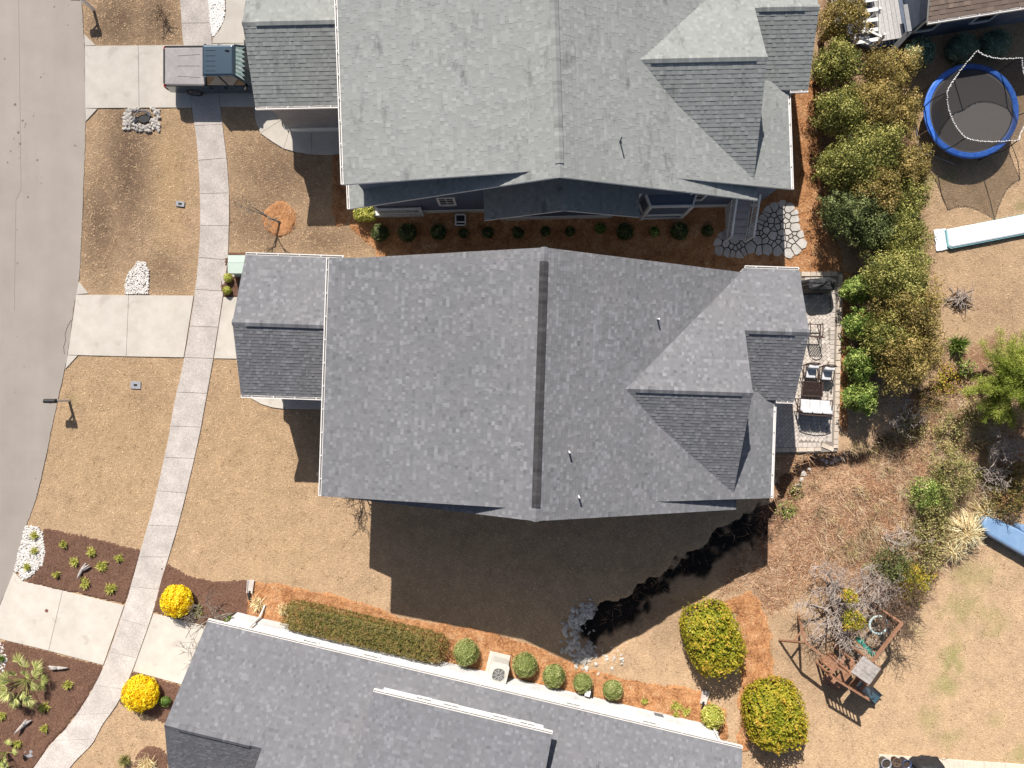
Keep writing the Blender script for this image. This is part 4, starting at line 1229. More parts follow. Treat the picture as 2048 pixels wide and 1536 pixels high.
def bare_tree(root_pt, height, spread, depth, seed, material, label, name="bare_tree", lean=(0, 0), r0=0.05, nb=(3, 4), group=None, cat="tree", stems=1, twist=0.55, minr=0.009, updir=0.4, limit=2600, outw=0.35):
    rg = random.Random(seed)
    root = thing(name, tuple(root_pt), label, cat, group)
    trunk, crown = MB(), MB(); count = [0]
    queue = []
    def grow(p, d, L, r, lev, mb): queue.append((p, d, L, r, lev, mb))
    def step(p, d, L, r, lev, mb):
        if count[0] > limit: return
        n = 4 if lev == 0 else 3
        pts, rad = [p], [r]; q = p.copy(); dd = d.copy()
        for k in range(n):
            dd = (dd + Vector((rg.uniform(-1, 1), rg.uniform(-1, 1), rg.uniform(-.5, .8))) * twist * .35).normalized()
            q = q + dd * (L / n); pts.append(q.copy()); rad.append(r * (1 - .5 * (k + 1) / n))
        mb.tube(pts, [max(minr, x) for x in rad], 6 if lev < 2 else 3, tint=rg.random()); count[0] += 1
        if lev >= depth: return
        for k in range(rg.randint(*nb)):
            t = rg.uniform(.35, 1.0); i = min(n - 1, int(t * n)); bp = pts[i].lerp(pts[i + 1], t * n - i)
            side = Vector((rg.uniform(-1, 1), rg.uniform(-1, 1), rg.uniform(-.2, updir))).normalized()
            grow(bp, (dd * .55 + side * spread).normalized(), L * rg.uniform(.5, .78), rad[i] * .62, lev + 1, crown)
    for s in range(stems):
        a = s * 6.283 / max(1, stems) + rg.uniform(-.3, .3)
        o = Vector((math.cos(a), math.sin(a), 0)) * (outw if stems > 1 else 0)
        grow(Vector(root_pt) + o * .2, (Vector((lean[0], lean[1], 1)) + o).normalized(), height * .5, r0, 0, trunk)
    while queue: step(*queue.pop(0))
    trunk.build("trunk", material, root, smooth=True); crown.build("branches", material, root)
    return root

# ---- shaded row below the pale grey house
ROW = [(760, 466, 18, 'dark', .75), (815, 465, 19, 'dark', .75), (877, 464, 16, 'dark', .7), (927, 467, 10, 'dark', .45), (976, 465, 12, 'dark', .45), (1036, 466, 12, 'dark', .45), (1091, 463, 10, 'dark', .4),
       (1140, 463, 10, 'dark', .4), (1201, 457, 11, 'bright', .4), (1250, 464, 17, 'dark', .7), (1309, 464, 10, 'bright', .4), (1359, 462, 18, 'dark', .75), (1415, 462, 12, 'dark', .45)]
ORD = ["first", "second", "third", "fourth", "fifth", "sixth", "seventh", "eighth", "ninth", "tenth", "eleventh", "twelfth", "thirteenth"]
for i, (x, y, r, k, h) in enumerate(ROW):
    size = "large rounded" if r > 14 else "small"
    kk = "light green" if k == 'bright' else "dark green"
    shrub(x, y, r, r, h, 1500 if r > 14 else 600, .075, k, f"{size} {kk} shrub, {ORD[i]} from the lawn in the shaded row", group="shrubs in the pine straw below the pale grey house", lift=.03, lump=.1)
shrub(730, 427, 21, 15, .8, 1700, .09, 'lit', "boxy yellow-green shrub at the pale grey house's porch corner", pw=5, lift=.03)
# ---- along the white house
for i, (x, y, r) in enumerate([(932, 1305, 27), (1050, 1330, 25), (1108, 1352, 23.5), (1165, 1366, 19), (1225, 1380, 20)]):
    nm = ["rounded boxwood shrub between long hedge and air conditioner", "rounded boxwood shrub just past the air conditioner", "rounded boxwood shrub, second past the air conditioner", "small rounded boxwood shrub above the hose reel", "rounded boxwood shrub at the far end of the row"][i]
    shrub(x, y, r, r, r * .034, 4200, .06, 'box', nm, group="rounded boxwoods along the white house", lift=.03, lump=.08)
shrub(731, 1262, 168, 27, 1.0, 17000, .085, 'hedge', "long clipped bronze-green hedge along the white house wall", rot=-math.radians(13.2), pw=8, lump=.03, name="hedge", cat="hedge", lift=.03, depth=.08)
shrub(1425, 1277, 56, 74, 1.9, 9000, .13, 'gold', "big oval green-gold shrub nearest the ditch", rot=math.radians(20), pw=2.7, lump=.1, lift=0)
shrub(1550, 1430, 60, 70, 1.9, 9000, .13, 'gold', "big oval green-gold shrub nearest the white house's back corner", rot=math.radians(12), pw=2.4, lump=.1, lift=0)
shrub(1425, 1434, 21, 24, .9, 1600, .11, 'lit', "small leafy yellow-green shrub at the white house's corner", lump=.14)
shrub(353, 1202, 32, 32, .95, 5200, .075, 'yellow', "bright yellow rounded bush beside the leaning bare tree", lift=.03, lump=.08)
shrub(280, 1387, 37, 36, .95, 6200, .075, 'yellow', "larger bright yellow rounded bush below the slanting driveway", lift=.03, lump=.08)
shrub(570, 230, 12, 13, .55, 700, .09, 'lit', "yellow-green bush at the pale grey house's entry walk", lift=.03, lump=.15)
shrub(456, 556, 9, 9, .35, 500, .06, 'lit', "small clipped bush next to the green utility box", lift=.03)
shrub(454, 581, 9, 9, .35, 500, .06, 'lit', "small clipped bush at the garage corner by the driveway", lift=.03)
shrub(460, 1242, 13, 11, .4, 500, .07, 'bright', "low green bush under the leaning bare tree", lift=.03, lump=.2)
shrub(330, 1402, 13, 10, .35, 450, .08, 'bright', "low bright green bush against the yellow bush's mulch corner", lift=.03, lump=.2)
shrub(1839, 106, 30, 32, 1.2, 2600, .09, 'teal', "shaded round bush nearest the deck steps", lift=0)
shrub(1925, 96, 31, 30, 1.2, 2600, .08, 'teal', "shaded round bush in the middle behind the trampoline", lift=0)
shrub(1990, 88, 30, 30, 1.2, 2600, .08, 'teal', "shaded round bush behind the trampoline's far pole", lift=0)
tree_crown(1822, 112, 13, 1.7, 500, .1, 'variegated', "cream-leaved sapling beside the deck steps", nclump=20, name="sapling", stemn=3)
# ---- tufts in the beds
TUFTS = [(126, 1089, 8, 'lit', "yellow-green tuft nearest the lawn in the kerb mulch bed"), (182, 1104, 10, 'lit', "yellow-green tuft, second along the kerb bed's lawn edge"), (237, 1117, 9, 'lit', "yellow-green tuft nearest the sidewalk in the kerb bed"),
         (149, 1124, 10, 'lit', "yellow-green tuft just above the driftwood in the kerb bed"), (203, 1133, 12, 'lit', "large yellow-green tuft in the middle of the kerb bed"), (112, 1150, 7, 'lit', "smallest tuft in the kerb mulch bed"),
         (170, 1166, 12, 'lit', "yellow-green tuft just below the driftwood in the kerb bed"), (221, 1177, 12, 'lit', "yellow-green tuft nearest the driveway and sidewalk corner"),
         (68, 1071, 9, 'lit', "upper tuft in the white pebble bed"), (69, 1102, 8, 'lit', "middle tuft in the white pebble bed"), (54, 1134, 8, 'lit', "lower tuft in the white pebble bed"),
         (135, 1371, 11, 'lit', "lone tuft between fan palm and sidewalk"), (87, 1415, 11, 'lit', "tuft in the fan palm's shadow"), (3, 1432, 9, 'lit', "tuft cut by the picture edge below the fan palm"),
         (88, 1458, 9, 'lit', "tuft beside the lower driftwood piece"), (35, 1488, 9, 'lit', "lowest tuft in the fan palm bed"), (2, 1318, 9, 'bright', "tuft in the pebble corner above the fan palm"),
         (395, 1222, 14, 'scrub', "dusty green tuft beside the upper yellow bush"), (1289, 1402, 7, 'lit', "tiny sprig in the pine straw past the last boxwood"), (1352, 1412, 12, 'lit', "loose yellow-green sprawl in the pine straw"), (1372, 1424, 10, 'lit', "second loose sprawl near the splash block"), (1352, 1430, 8, 'lit', "small sprig against the white house foundation")]
for x, y, r, k, lb in TUFTS: tuft(x, y, r * 1.2, 110, k, lb, h=.24)
for x, y, r, lb in [(513, 1208, 19, "pale ornamental grass clump by the splash block"), (567, 1219, 15, "pale ornamental grass clump at the hedge end"), (248, 1522, 18, "green-grey grass clump beside the round mulch island"), (292, 1532, 30, "broad pale grass clump on the round mulch island")]:
    tuft(x, y, r, 170, 'straw' if 'pale' in lb else 'scrub', lb, h=.4, name="ornamental_grass", cat="grass clump", width=.01)
# ---- fan palms
def palm(px, py, r, label, n=26, h=1.1):
    c = W(px, py, .5); root = thing("fan_palm", (c.x, c.y, .03), label, "palm"); rg = random.Random(int(px) + 3)
    for q in range(n):
        a = q * 2.4 + rg.uniform(-.2, .2); el = rg.uniform(.1, 1.2); L = r / SC * rg.uniform(.55, .8)
        o = Vector((c.x, c.y, .15)); tip = o + Vector((math.cos(a) * math.cos(el) * L, math.sin(a) * math.cos(el) * L, math.sin(el) * h * .8))
        m = MB(); m.tube([o, tip], [.012, .006], 4)
        for k in range(15):
            b = a + (k - 7) * .17; l2 = r / SC * rg.uniform(.34, .5) * (1 - abs(k - 7) * .045)
            dv = Vector((math.cos(b) * math.cos(el * .7), math.sin(b) * math.cos(el * .7), math.sin(el * .7) - .15)) * l2
            sd = Vector((-math.sin(b), math.cos(b), 0)) * .016
            e = tip + dv; md = tip + dv * .6
            tn = rg.random(); m.face([tip, md - sd, e - Vector((0, 0, .04)), md + sd], tn)
        m.build("frond", LF['palm'], root)
palm(42, 1366, 52, "spiky green fan palm in the dark mulch bed")
palm(2, 1512, 34, "fan palm cut off by the lower corner of the picture", n=16)
# ---- yucca by the ditch
tuft(1921, 690, 24, 260, 'bright', "spiky green yucca at the bare yard's lower edge", h=.9, name="yucca", cat="yucca", width=.018, lift=0)
# ---- evergreen screen behind the patio
EV = [(1682, 40, 42, 3.4, 'myrtle2', "olive evergreen at the top of the screen beside the grey roof corner"), (1668, 130, 40, 3.2, 'myrtle', "olive evergreen beside the upper pine straw strip"),
      (1772, 150, 46, 2.8, 'myrtle2', "olive evergreen just below the deck steps"), (1740, 215, 44, 3.2, 'myrtle2', "bronze evergreen left of the trampoline"), (1676, 225, 42, 3.2, 'myrtle', "dark olive evergreen halfway along the pine straw strip"),
      (1790, 235, 42, 2.8, 'myrtle2', "bronze evergreen touching the trampoline's shadow side"), (1740, 300, 50, 3.4, 'myrtle', "broad olive evergreen level with the trampoline's lower rim"), (1688, 330, 46, 3.4, 'myrtle', "olive evergreen above the flagstones"),
      (1808, 335, 44, 2.8, 'myrtle2', "golden bronze evergreen leaning over the bare yard"), (1745, 385, 48, 3.0, 'myrtle2', "twiggy bronze evergreen in the middle of the screen"), (1690, 425, 44, 3.0, 'dark', "glossy dark evergreen beside the flagstones"),
      (1810, 395, 40, 2.6, 'myrtle', "olive evergreen opposite the white air mat"), (1745, 455, 44, 2.8, 'dark', "shadowy dark evergreen above the green hedge"), (1800, 470, 44, 2.8, 'myrtle', "olive evergreen level with the white air mat end"),
      (1790, 555, 56, 3.6, 'myrtle', "tall feathery olive evergreen beside the green hedge top"), (1815, 630, 56, 3.6, 'myrtle2', "tall bronze evergreen nearest the brush pile"), (1775, 665, 44, 3.2, 'myrtle', "olive evergreen tight behind the green hedge"),
      (1810, 715, 56, 3.6, 'myrtle2', "golden bronze evergreen at the screen's lower end")]
for x, y, r, h, k, lb in EV:
    tree_crown(x, y, r * 1.15, h, int(10.5 * r ** 1.85), .088, k, lb, group="evergreen screen behind the patio", nclump=int(r * 4))
for i, (x, y, r) in enumerate([(1713, 578, 31), (1718, 650, 36), (1722, 728, 37), (1720, 795, 35)]):
    tree_crown(x, y, r * .92, 1.9, 6500, .1, 'bright', ["bright green hedge shrub beside the covered grill", "bright green hedge shrub beside the lattice chair", "bright green hedge shrub beside the cushioned armchairs", "bright green hedge shrub beside the sofa"][i], group="green hedge along the patio", nclump=110, name="hedge_shrub", cat="shrub", ztop_frac=.5)
# ---- brush land by the ditch
SCRUB = [(1850, 985, 36, 1.6, 'bright', "dense green bush in the brush below the stone outcrop"), (1905, 948, 48, 1.8, 'scrub', "wide green bush in the brush beside grey twigs"), (1872, 1012, 36, 1.3, 'scrub', "olive bush just above the dry plume grass"),
         (1782, 1128, 42, 1.7, 'dark', "dark green bush beside the bare playset tree"), (1822, 1158, 40, 1.4, 'gold', "yellow-tipped bush casting long shadows on the lawn"), (1855, 1060, 46, 1.2, 'scrub', "grey-green scrub between the dry plumes and the litter"),
         (1860, 1110, 36, 1.2, 'scrub', "grey-green scrub below the dry plume grass"), (1580, 1022, 22, .6, 'bright', "low green weeds at the ditch bend"), (1600, 985, 18, .5, 'scrub', "low weeds beside the ditch stones"), (1760, 880, 20, .5, 'scrub', "low weeds at the hedge's shady end"),
         (2010, 1000, 40, 1.5, 'hedge', "rusty brown-green bush above the blue inflatable"), (2040, 950, 36, 1.5, 'hedge', "rusty bush cut by the picture edge"), (1830, 850, 40, .7, 'scrub', "greyish low scrub below the dark hollow"), (1900, 870, 40, .6, 'scrub', "straw-coloured low scrub in the open brush"),
         (1950, 830, 40, .7, 'scrub', "pale green low scrub near the pine"), (1935, 735, 20, .4, 'bright', "light green weeds on the ditch bank below the yucca"), (1900, 760, 34, .6, 'gold', "yellow-green weeds in the ditch hollow"), (1870, 790, 34, .6, 'hedge', "brown-green weeds at the ditch hollow's near end")]
for x, y, r, h, k, lb in SCRUB:
    sparse = 'scrub' in lb or 'weeds' in lb
    tree_crown(x, y, r, h, int((1.4 if sparse else 3.2) * r ** 1.8), .09, k, lb, group="bushes in the brush land", nclump=int(r * 1.4), name="bush", cat="bush", ztop_frac=.45, trunk=True, stemn=5, base=ground_at(x, y))
# pine at the picture edge
pn = thing("pine_tree", tuple(W(2052, 765, 3.0)[:2]) + (0,), "green pine reaching in over the brush at the picture edge", "pine tree")
pts = []; tn = []
m = MB(); c = W(2052, 765, 3.0); c.z = 0; m.tube([c, (c.x - .1, c.y, 3.2), (c.x, c.y + .1, 5.2)], [.14, .1, .03], 8)
rg = random.Random(5)
for q in range(130):
    z = rg.uniform(1.2, 5.0); a = rg.uniform(0, 6.283); L = (5.6 - z) * rg.uniform(.3, .62)
    b0 = Vector((c.x, c.y, z)); e = b0 + Vector((math.cos(a) * L, math.sin(a) * L, .3)); m.tube([b0, e], [.03, .008], 4)
    n = 620; k = RNG.uniform(.3, 1.1, n)[:, None]
    pp = np.array(b0) * (1 - k) + np.array(e) * k + RNG.normal(0, .09, (n, 3))
    pts.append(np.concatenate([pp, RNG.normal(0, 1, (n, 3)) * .75 + np.array([math.cos(a), math.sin(a), .25])], 1)); tn.append(np.full(n, rg.uniform(.25, .8)))
m.build("trunk", m_red_bark, pn)
A = np.concatenate(pts); n = len(A); d = unit(A[:, 3:]) * RNG.uniform(.08, .16, n)[:, None]; sd = unit(np.cross(d, RNG.normal(0, 1, (n, 3)))) * .011
V = np.empty((n, 3, 3)); V[:, 0] = A[:, :3] - sd; V[:, 1] = A[:, :3] + sd; V[:, 2] = A[:, :3] + d
np_mesh("crown", V.reshape(-1, 3), np.arange(n * 3).reshape(-1, 3), LF['pine'], parent=pn, tint=np.clip(np.concatenate(tn) + RNG.normal(0, .15, n), 0, 1))
tree_crown(1699, 1192, 15, 2.6, 420, .1, 'gold', "upper yellow-green vine clump in the pale bare tree", nclump=26, name="vine", cat="vine", ztop_frac=.8, stemn=2)
tree_crown(1706, 1240, 23, 2.4, 900, .1, 'gold', "lower yellow-green vine clump above the teal glider", nclump=40, name="vine", cat="vine", ztop_frac=.75, stemn=2)
# dry plume grass
def plume(px, py, r, n, label, h=1.2):
    c = W(px, py); root = thing("plume_grass", (c.x, c.y, ground_at(px, py)), label, "grass clump"); rg = random.Random(int(px)); m = MB()
    z0 = ORG[root.name].z
    for q in range(n):
        a = rg.gauss(0.2, 1.5); L = r / SC * rg.uniform(.5, 1.15); hh = h * rg.uniform(.4, 1)
        o = Vector((c.x + rg.gauss(0, .12), c.y + rg.gauss(0, .12), z0)); d = Vector((math.cos(a), math.sin(a), 0)); s = Vector((-d.y, d.x, 0)) * rg.uniform(.006, .013)
        p1 = o + d * L * .35 + Vector((0, 0, hh * .8)); p2 = o + d * L * .8 + Vector((0, 0, hh * .7)); p3 = o + d * L + Vector((0, 0, hh * .25)); tn = rg.random()
        m.face([o - s, o + s, p1 + s, p1 - s], tn); m.face([p1 - s, p1 + s, p2 + s * .8, p2 - s * .8], tn); m.face([p2 - s * .8, p2 + s * .8, p3], tn)
    m.build("blades", LF['straw'], root)
plume(1912, 1058, 44, 420, "dry golden plume grass curling beside the blue inflatable")
plume(1895, 1095, 36, 220, "lower dry plume grass fanning onto the lawn", h=.8)
plume(1960, 1020, 34, 140, "small dry plume tuft at the blue inflatable's end", h=.8)
# ---- bare trees
bare_tree(W(562, 446), 2.9, .75, 3, 4, m_bark_tree, "small bare tree standing in the round pine straw ring", lean=(-.3, .2), r0=.06, nb=(3, 4), limit=170, updir=.7)
bare_tree(W(468, 1226), 3.4, .8, 4, 12, m_bark_tree, "leaning bare multi-stem tree over the dark mulch bed", lean=(-.7, .25), r0=.05, nb=(3, 4), stems=2, limit=320)
bare_tree(W(1668, 1212), 2.9, 1.05, 5, 23, m_pale_bark, "pale bare tree spreading over the playset", lean=(.05, .15), r0=.07, nb=(4, 5), stems=8, limit=1900, minr=.008, outw=1.15)
bare_tree(W(1752, 1205), 2.8, .95, 4, 29, m_red_bark, "reddish bare shrub between playset tree and dark bush", lean=(.3, .05), r0=.04, nb=(3, 5), stems=6, limit=800, minr=.008)
bare_tree(W(668, 905), 1.3, .9, 3, 31, m_bark_tree, "small bare shrub in the garage's shadow", r0=.02, nb=(2, 3), stems=3, limit=70, name="bare_shrub", cat="shrub")
bare_tree(W(660, 935), 1.2, .9, 3, 35, m_bark_tree, "second small bare shrub in the garage's shadow", r0=.02, nb=(2, 3), stems=3, limit=60, name="bare_shrub", cat="shrub")
bare_tree(W(722, 985), 1.9, .6, 3, 37, m_red_bark, "upright bare shrub at the middle house's lower corner", r0=.022, nb=(2, 3), stems=6, limit=150, name="bare_shrub", cat="shrub")
bare_tree(W(1790, 838), 2.0, .8, 4, 41, m_pale_bark, "bare grey brush in the dark hollow behind the hedge", r0=.03, nb=(2, 4), stems=4, limit=260, name="bare_shrub", cat="shrub")
bare_tree(W(1975, 895), 2.2, .95, 4, 43, m_pale_bark, "silvery dead branches below the pine", r0=.035, nb=(3, 4), stems=4, limit=420, name="bare_shrub", cat="shrub")
bare_tree(W(1962, 945), 1.8, .95, 4, 47, m_pale_bark, "dead grey brush above the blue inflatable", r0=.03, nb=(3, 4), stems=4, limit=300, name="bare_shrub", cat="shrub")
bare_tree(W(1770, 1075), 2.4, .85, 4, 53, m_pale_bark, "long pale dead limbs lying over the scrub", r0=.035, nb=(2, 3), stems=3, limit=130, name="bare_shrub", cat="shrub", lean=(.5, .4), updir=.1)
bare_tree(W(1742, 345), 3.4, .8, 3, 59, m_pale_bark, "bare grey stems poking from the evergreen screen", r0=.03, nb=(2, 4), stems=4, limit=120, name="bare_shrub", cat="shrub")
bare_tree(W(330, 40), .9, .9, 3, 61, m_red_bark, "dead brown plant on the verge beside the upper sidewalk", r0=.015, nb=(2, 3), stems=5, limit=80, name="bare_shrub", cat="shrub")
# ---- twig litter and fallen leaves
n = 9000
P = np.array(PX(BRUSH)); lo, hi = P.min(0), P.max(0)
q = RNG.uniform(lo, hi, (n * 3, 2)); q = q[in_poly(q[:, 0], q[:, 1], [tuple(p) for p in P])][:n]
m_litter = leafmat("dry_litter", stops((72, 50, 38), (140, 100, 72), (186, 146, 112), (226, 198, 166)), trans=0.0, rough=.9)
blades("twig_litter", q, RNG.uniform(.15, .9, len(q)), RNG.uniform(.004, .011, len(q)), np.clip(RNG.normal(.42, .26, len(q)), 0, 1), m_litter, tilt=(-.02, .35), label="dry twigs and stalks strewn over the brush land", cat="litter")
n = 30000; q = RNG.uniform(lo, hi, (n, 2)); q = q[in_poly(q[:, 0], q[:, 1], [tuple(p) for p in P])]
q = q[hash_noise(q[:, 0], q[:, 1], 1.6, 91) * .7 + hash_noise(q[:, 0], q[:, 1], .4, 92) * .4 > .5]
lp = np.stack([q[:, 0], q[:, 1], ground_z(q[:, 0], q[:, 1]) + .03], 1)
lo_ = leaf_cloud("fallen_leaves", lp, np.tile([0, 0, 1.0], (len(lp), 1)), RNG.uniform(.04, .1, len(lp)), np.clip(RNG.normal(.36, .22, len(lp)), 0, 1), m_litter, jitter=.6)
tag(lo_, "brown fallen leaves over the brush land", "leaf litter", kind="stuff")
DT = [(1190, 1262), (1290, 1180), (1400, 1100), (1520, 1045), (1560, 1000), (1545, 1100), (1450, 1150), (1340, 1215), (1230, 1300)]
PD = np.array(PX(DT)); lo, hi = PD.min(0), PD.max(0); q = RNG.uniform(lo, hi, (1500, 2)); q = q[in_poly(q[:, 0], q[:, 1], [tuple(p) for p in PD])]
blades("ditch_litter", q, RNG.uniform(.12, .7, len(q)), RNG.uniform(.003, .007, len(q)), np.clip(RNG.normal(.35, .3, len(q)), 0, 1), m_litter, tilt=(-.02, .4), label="dead stalks lying in the shaded ditch", cat="litter")
# tangled dry undergrowth, one mass
UG = [(1690, 900), (1800, 820), (1880, 790), (2060, 720), (2060, 1010), (1990, 1010), (1940, 1050), (1900, 1120), (1850, 1180), (1790, 1230), (1740, 1180), (1660, 1120), (1620, 1000), (1640, 930)]
P2 = np.array(PX(UG)); lo, hi = P2.min(0), P2.max(0)
cc = RNG.uniform(lo, hi, (1500, 2)); cc = cc[in_poly(cc[:, 0], cc[:, 1], [tuple(p) for p in P2])]
dens = hash_noise(cc[:, 0], cc[:, 1], 1.3, 95) + .25 * (cc[:, 0] - lo[0]) / (hi[0] - lo[0])
cc = cc[RNG.uniform(.25, .95, len(cc)) < dens]
q = np.repeat(cc, 46, 0) + RNG.normal(0, .13, (len(cc) * 46, 2)); ct = np.repeat(np.clip(RNG.normal(.5, .22, len(cc)), 0, 1), 46)
m_stalk = leafmat("dry_stalk", stops((86, 66, 50), (150, 124, 98), (194, 168, 138), (226, 206, 178)), trans=0.0, rough=.9)
blades("undergrowth", q, RNG.uniform(.15, .6, len(q)), RNG.uniform(.004, .009, len(q)), np.clip(ct + RNG.normal(0, .15, len(q)), 0, 1), m_stalk, tilt=(.2, 1.3), label="tangle of dry stalks and scrub across the brush land", cat="undergrowth")
g = cc[RNG.uniform(0, 1, len(cc)) < .42]; q = np.repeat(g, 40, 0); off = RNG.normal(0, .16, (len(q), 3)); off[:, 2] = np.abs(off[:, 2]) * 1.4 + .05
lp = np.stack([q[:, 0] + off[:, 0], q[:, 1] + off[:, 1], ground_z(q[:, 0], q[:, 1]) + off[:, 2]], 1)
wl = leaf_cloud("weeds", lp, off + np.array([0, 0, .2]), RNG.uniform(.04, .09, len(lp)), np.clip(np.repeat(RNG.normal(.5, .2, len(g)), 40) + RNG.normal(0, .15, len(lp)), 0, 1), LF['scrub'])
tag(wl, "grey-green leafy weeds through the brush land", "weeds", kind="stuff")
# brush pile
bpile = thing("brush_pile", tuple(W(1915, 600)), "heap of cut sticks on the bare yard", "brush pile"); rg = random.Random(77)
c = W(1915, 600)
for k in range(75):
    a = rg.uniform(0, 6.283); rr = abs(rg.gauss(0, .28)); L = rg.uniform(.3, .95); b = rg.uniform(0, 6.283)
    o = Vector((c.x + math.cos(a) * rr, c.y + math.sin(a) * rr, rg.uniform(.03, .1) + max(0, .3 - rr * .5) * rg.random()))
    d = Vector((math.cos(b), math.sin(b), rg.uniform(-.1, .25))) * L * .5
    m = MB(); m.tube([o - d, o + d * .2, o + d], [rg.uniform(.012, .026), .016, .008], 5); m.build("stick", m_pale_bark if k % 3 else m_red_bark, bpile)
# ================================================================ HARD DETAILS
m_soil = mat("dark_joint_soil", C(58, 50, 46), C(80, 70, 62), scale=20, rough=0.95)
m_paver = mat("tan_paver", C(198, 187, 177), C(226, 216, 205), scale=14, rough=0.9, bump=0.2, bscale=60, rand=0.13, tint=0.13)
m_coping = mat("cream_coping", C(206, 190, 172), C(228, 214, 198), scale=10, rough=0.9, bump=0.3, bscale=40, rand=0.1)
m_flag = mat("flagstone", C(196, 190, 184), C(226, 221, 214), scale=4, rough=0.85, bump=0.2, bscale=25, rand=0.1)
m_rock = mat("pale_riprap", C(176, 170, 164), C(230, 222, 212), scale=5, rough=0.9, bump=0.4, bscale=20, rand=0.25)
m_black = mat("black_cover", (0.018, 0.018, 0.02, 1), (0.03, 0.03, 0.033, 1), scale=5, rough=0.6, bump=0.15, bscale=12)
m_metal = mat("dark_bronze_metal", C(74, 56, 50), C(92, 72, 64), scale=8, rough=0.5, spec=0.5)
m_cushion = mat("pale_grey_cushion", C(214, 214, 216), C(232, 232, 234), scale=4, rough=0.9)
m_blackpl = mat("black_plastic", (0.02, 0.02, 0.022, 1), rough=0.5)
m_mint = mat("mint_green_steel", C(196, 212, 200), C(208, 222, 210), scale=3, rough=0.5)
m_grey_lid = mat("grey_lid", C(150, 150, 154), C(168, 168, 172), scale=12, rough=0.8)
m_conc_pipe = mat("old_concrete", C(150, 146, 140), C(180, 176, 170), scale=8, rough=0.9, bump=0.3)
m_drift = mat("driftwood", C(160, 150, 144), C(212, 204, 198), scale=9, rough=0.9, bump=0.4, bscale=20)

# ---- paver patio
m_sand = mat("joint_sand", C(140, 130, 120), C(160, 150, 140), scale=20, rough=0.95)
pat = thing("paver_patio", tuple(W(1600, 720)), "cream paver patio behind the middle house", "patio")
m = MB(); m.prism(PX(PATIO), -.05, .101); m.build("base", m_sand, pat)
def rect_obj(name, cx, cy, L, Wd, ang, z0, z1, material, parent, tint=.5, j=0.0):
    c = W(cx, cy); m = MB(); co, si = math.cos(ang), math.sin(ang); P = []
    for a, b in ((-L / 2, -Wd / 2), (L / 2, -Wd / 2), (L / 2, Wd / 2), (-L / 2, Wd / 2)):
        a += random.uniform(-j, j); b += random.uniform(-j, j)
        P.append((c.x + (a * co - b * si) / SC, c.y + (a * si + b * co) / SC))
    m.prism(P, z0, z1, tint, inset=.006)
    return m.build(name, material, parent)
# coping ring and inner border
def run_border(p0, p1, wd, Lr, material, name, z1, j=.35):
    d = Vector(p1) - Vector(p0); T = d.length; s = 0.0; ang = math.atan2(-d.y, d.x)
    while s < T - 3:
        L = min(random.uniform(*Lr), T - s); q = Vector(p0) + d * ((s + L / 2) / T)
        rect_obj(name, q.x, q.y, L - .6, wd - .5, ang, .02, z1 + random.uniform(-.006, .006), material, pat, j=j); s += L
run_border((1678.5, 549), (1669, 896), 9.5, (10, 17), m_coping, "coping_stone", .17)
run_border((1600, 549), (1672, 548.5), 9.5, (12, 18), m_coping, "coping_stone", .17)
run_border((1547, 900), (1640, 898), 8, (11, 17), m_coping, "coping_stone", .15)
run_border((1642, 889), (1666, 899), 9, (10, 14), m_coping, "coping_stone", .14)
run_border((1665.5, 560), (1657, 884), 9.5, (8, 11), m_paver, "paver", .115, j=.15)
run_border((1608, 559.5), (1661, 559), 9.5, (8, 11), m_paver, "paver", .115, j=.15)
run_border((1547, 890.5), (1640, 889), 9.5, (8, 11), m_paver, "paver", .115, j=.15)
FIELD = [(1560, 566), (1660, 565), (1652.5, 884), (1546, 884.5), (1546, 790), (1590, 780)]
ang = math.radians(46); L_, W_2 = 10.6, 6.3
cand = []
for i in range(-60, 60):
    for j in range(-90, 90):
        a = (i + (0.5 if j % 2 else 0)) * L_; b = j * W_2
        x = 1600 + a * math.cos(ang) - b * math.sin(ang); y = 730 - (a * math.sin(ang) + b * math.cos(ang))
        cand.append((x, y))
cx_ = np.array([c[0] for c in cand]); cy_ = np.array([c[1] for c in cand])
ok = in_poly(cx_, cy_, FIELD)
roof_e = np.where(cy_ < 668, 1600 + (cy_ - 542) * .135, np.where(cy_ < 803, 1617 - (cy_ - 668) * .2, 1544))
vis = [(x, y, x - e) for x, y, e, o in zip(cx_, cy_, roof_e, ok) if o and x > e - 14]
vis.sort(key=lambda q: -q[2] if q[1] < 803 else -(q[2] - 40))
sh = {}
rest = MB()
for n_, (x, y, _) in enumerate(vis):
    tn = random.random()
    if n_ < 215:
        rect_obj("paver", x, y, L_ - .45, W_2 - .45, ang, .02, .112 + random.uniform(-.003, .003), m_paver, pat, tn)
    else:
        c = W(x, y); co, si = math.cos(ang), math.sin(ang); P = []
        for a, b in ((-1, -1), (1, -1), (1, 1), (-1, 1)):
            a *= (L_ - .45) / 2; b *= (W_2 - .45) / 2; P.append((c.x + (a * co - b * si) / SC, c.y + (a * si + b * co) / SC))
        rest.prism(P, .02, .112 + random.uniform(-.003, .003), tn, inset=.006)
rest.build("pavers", m_paver, pat, kind="stuff")

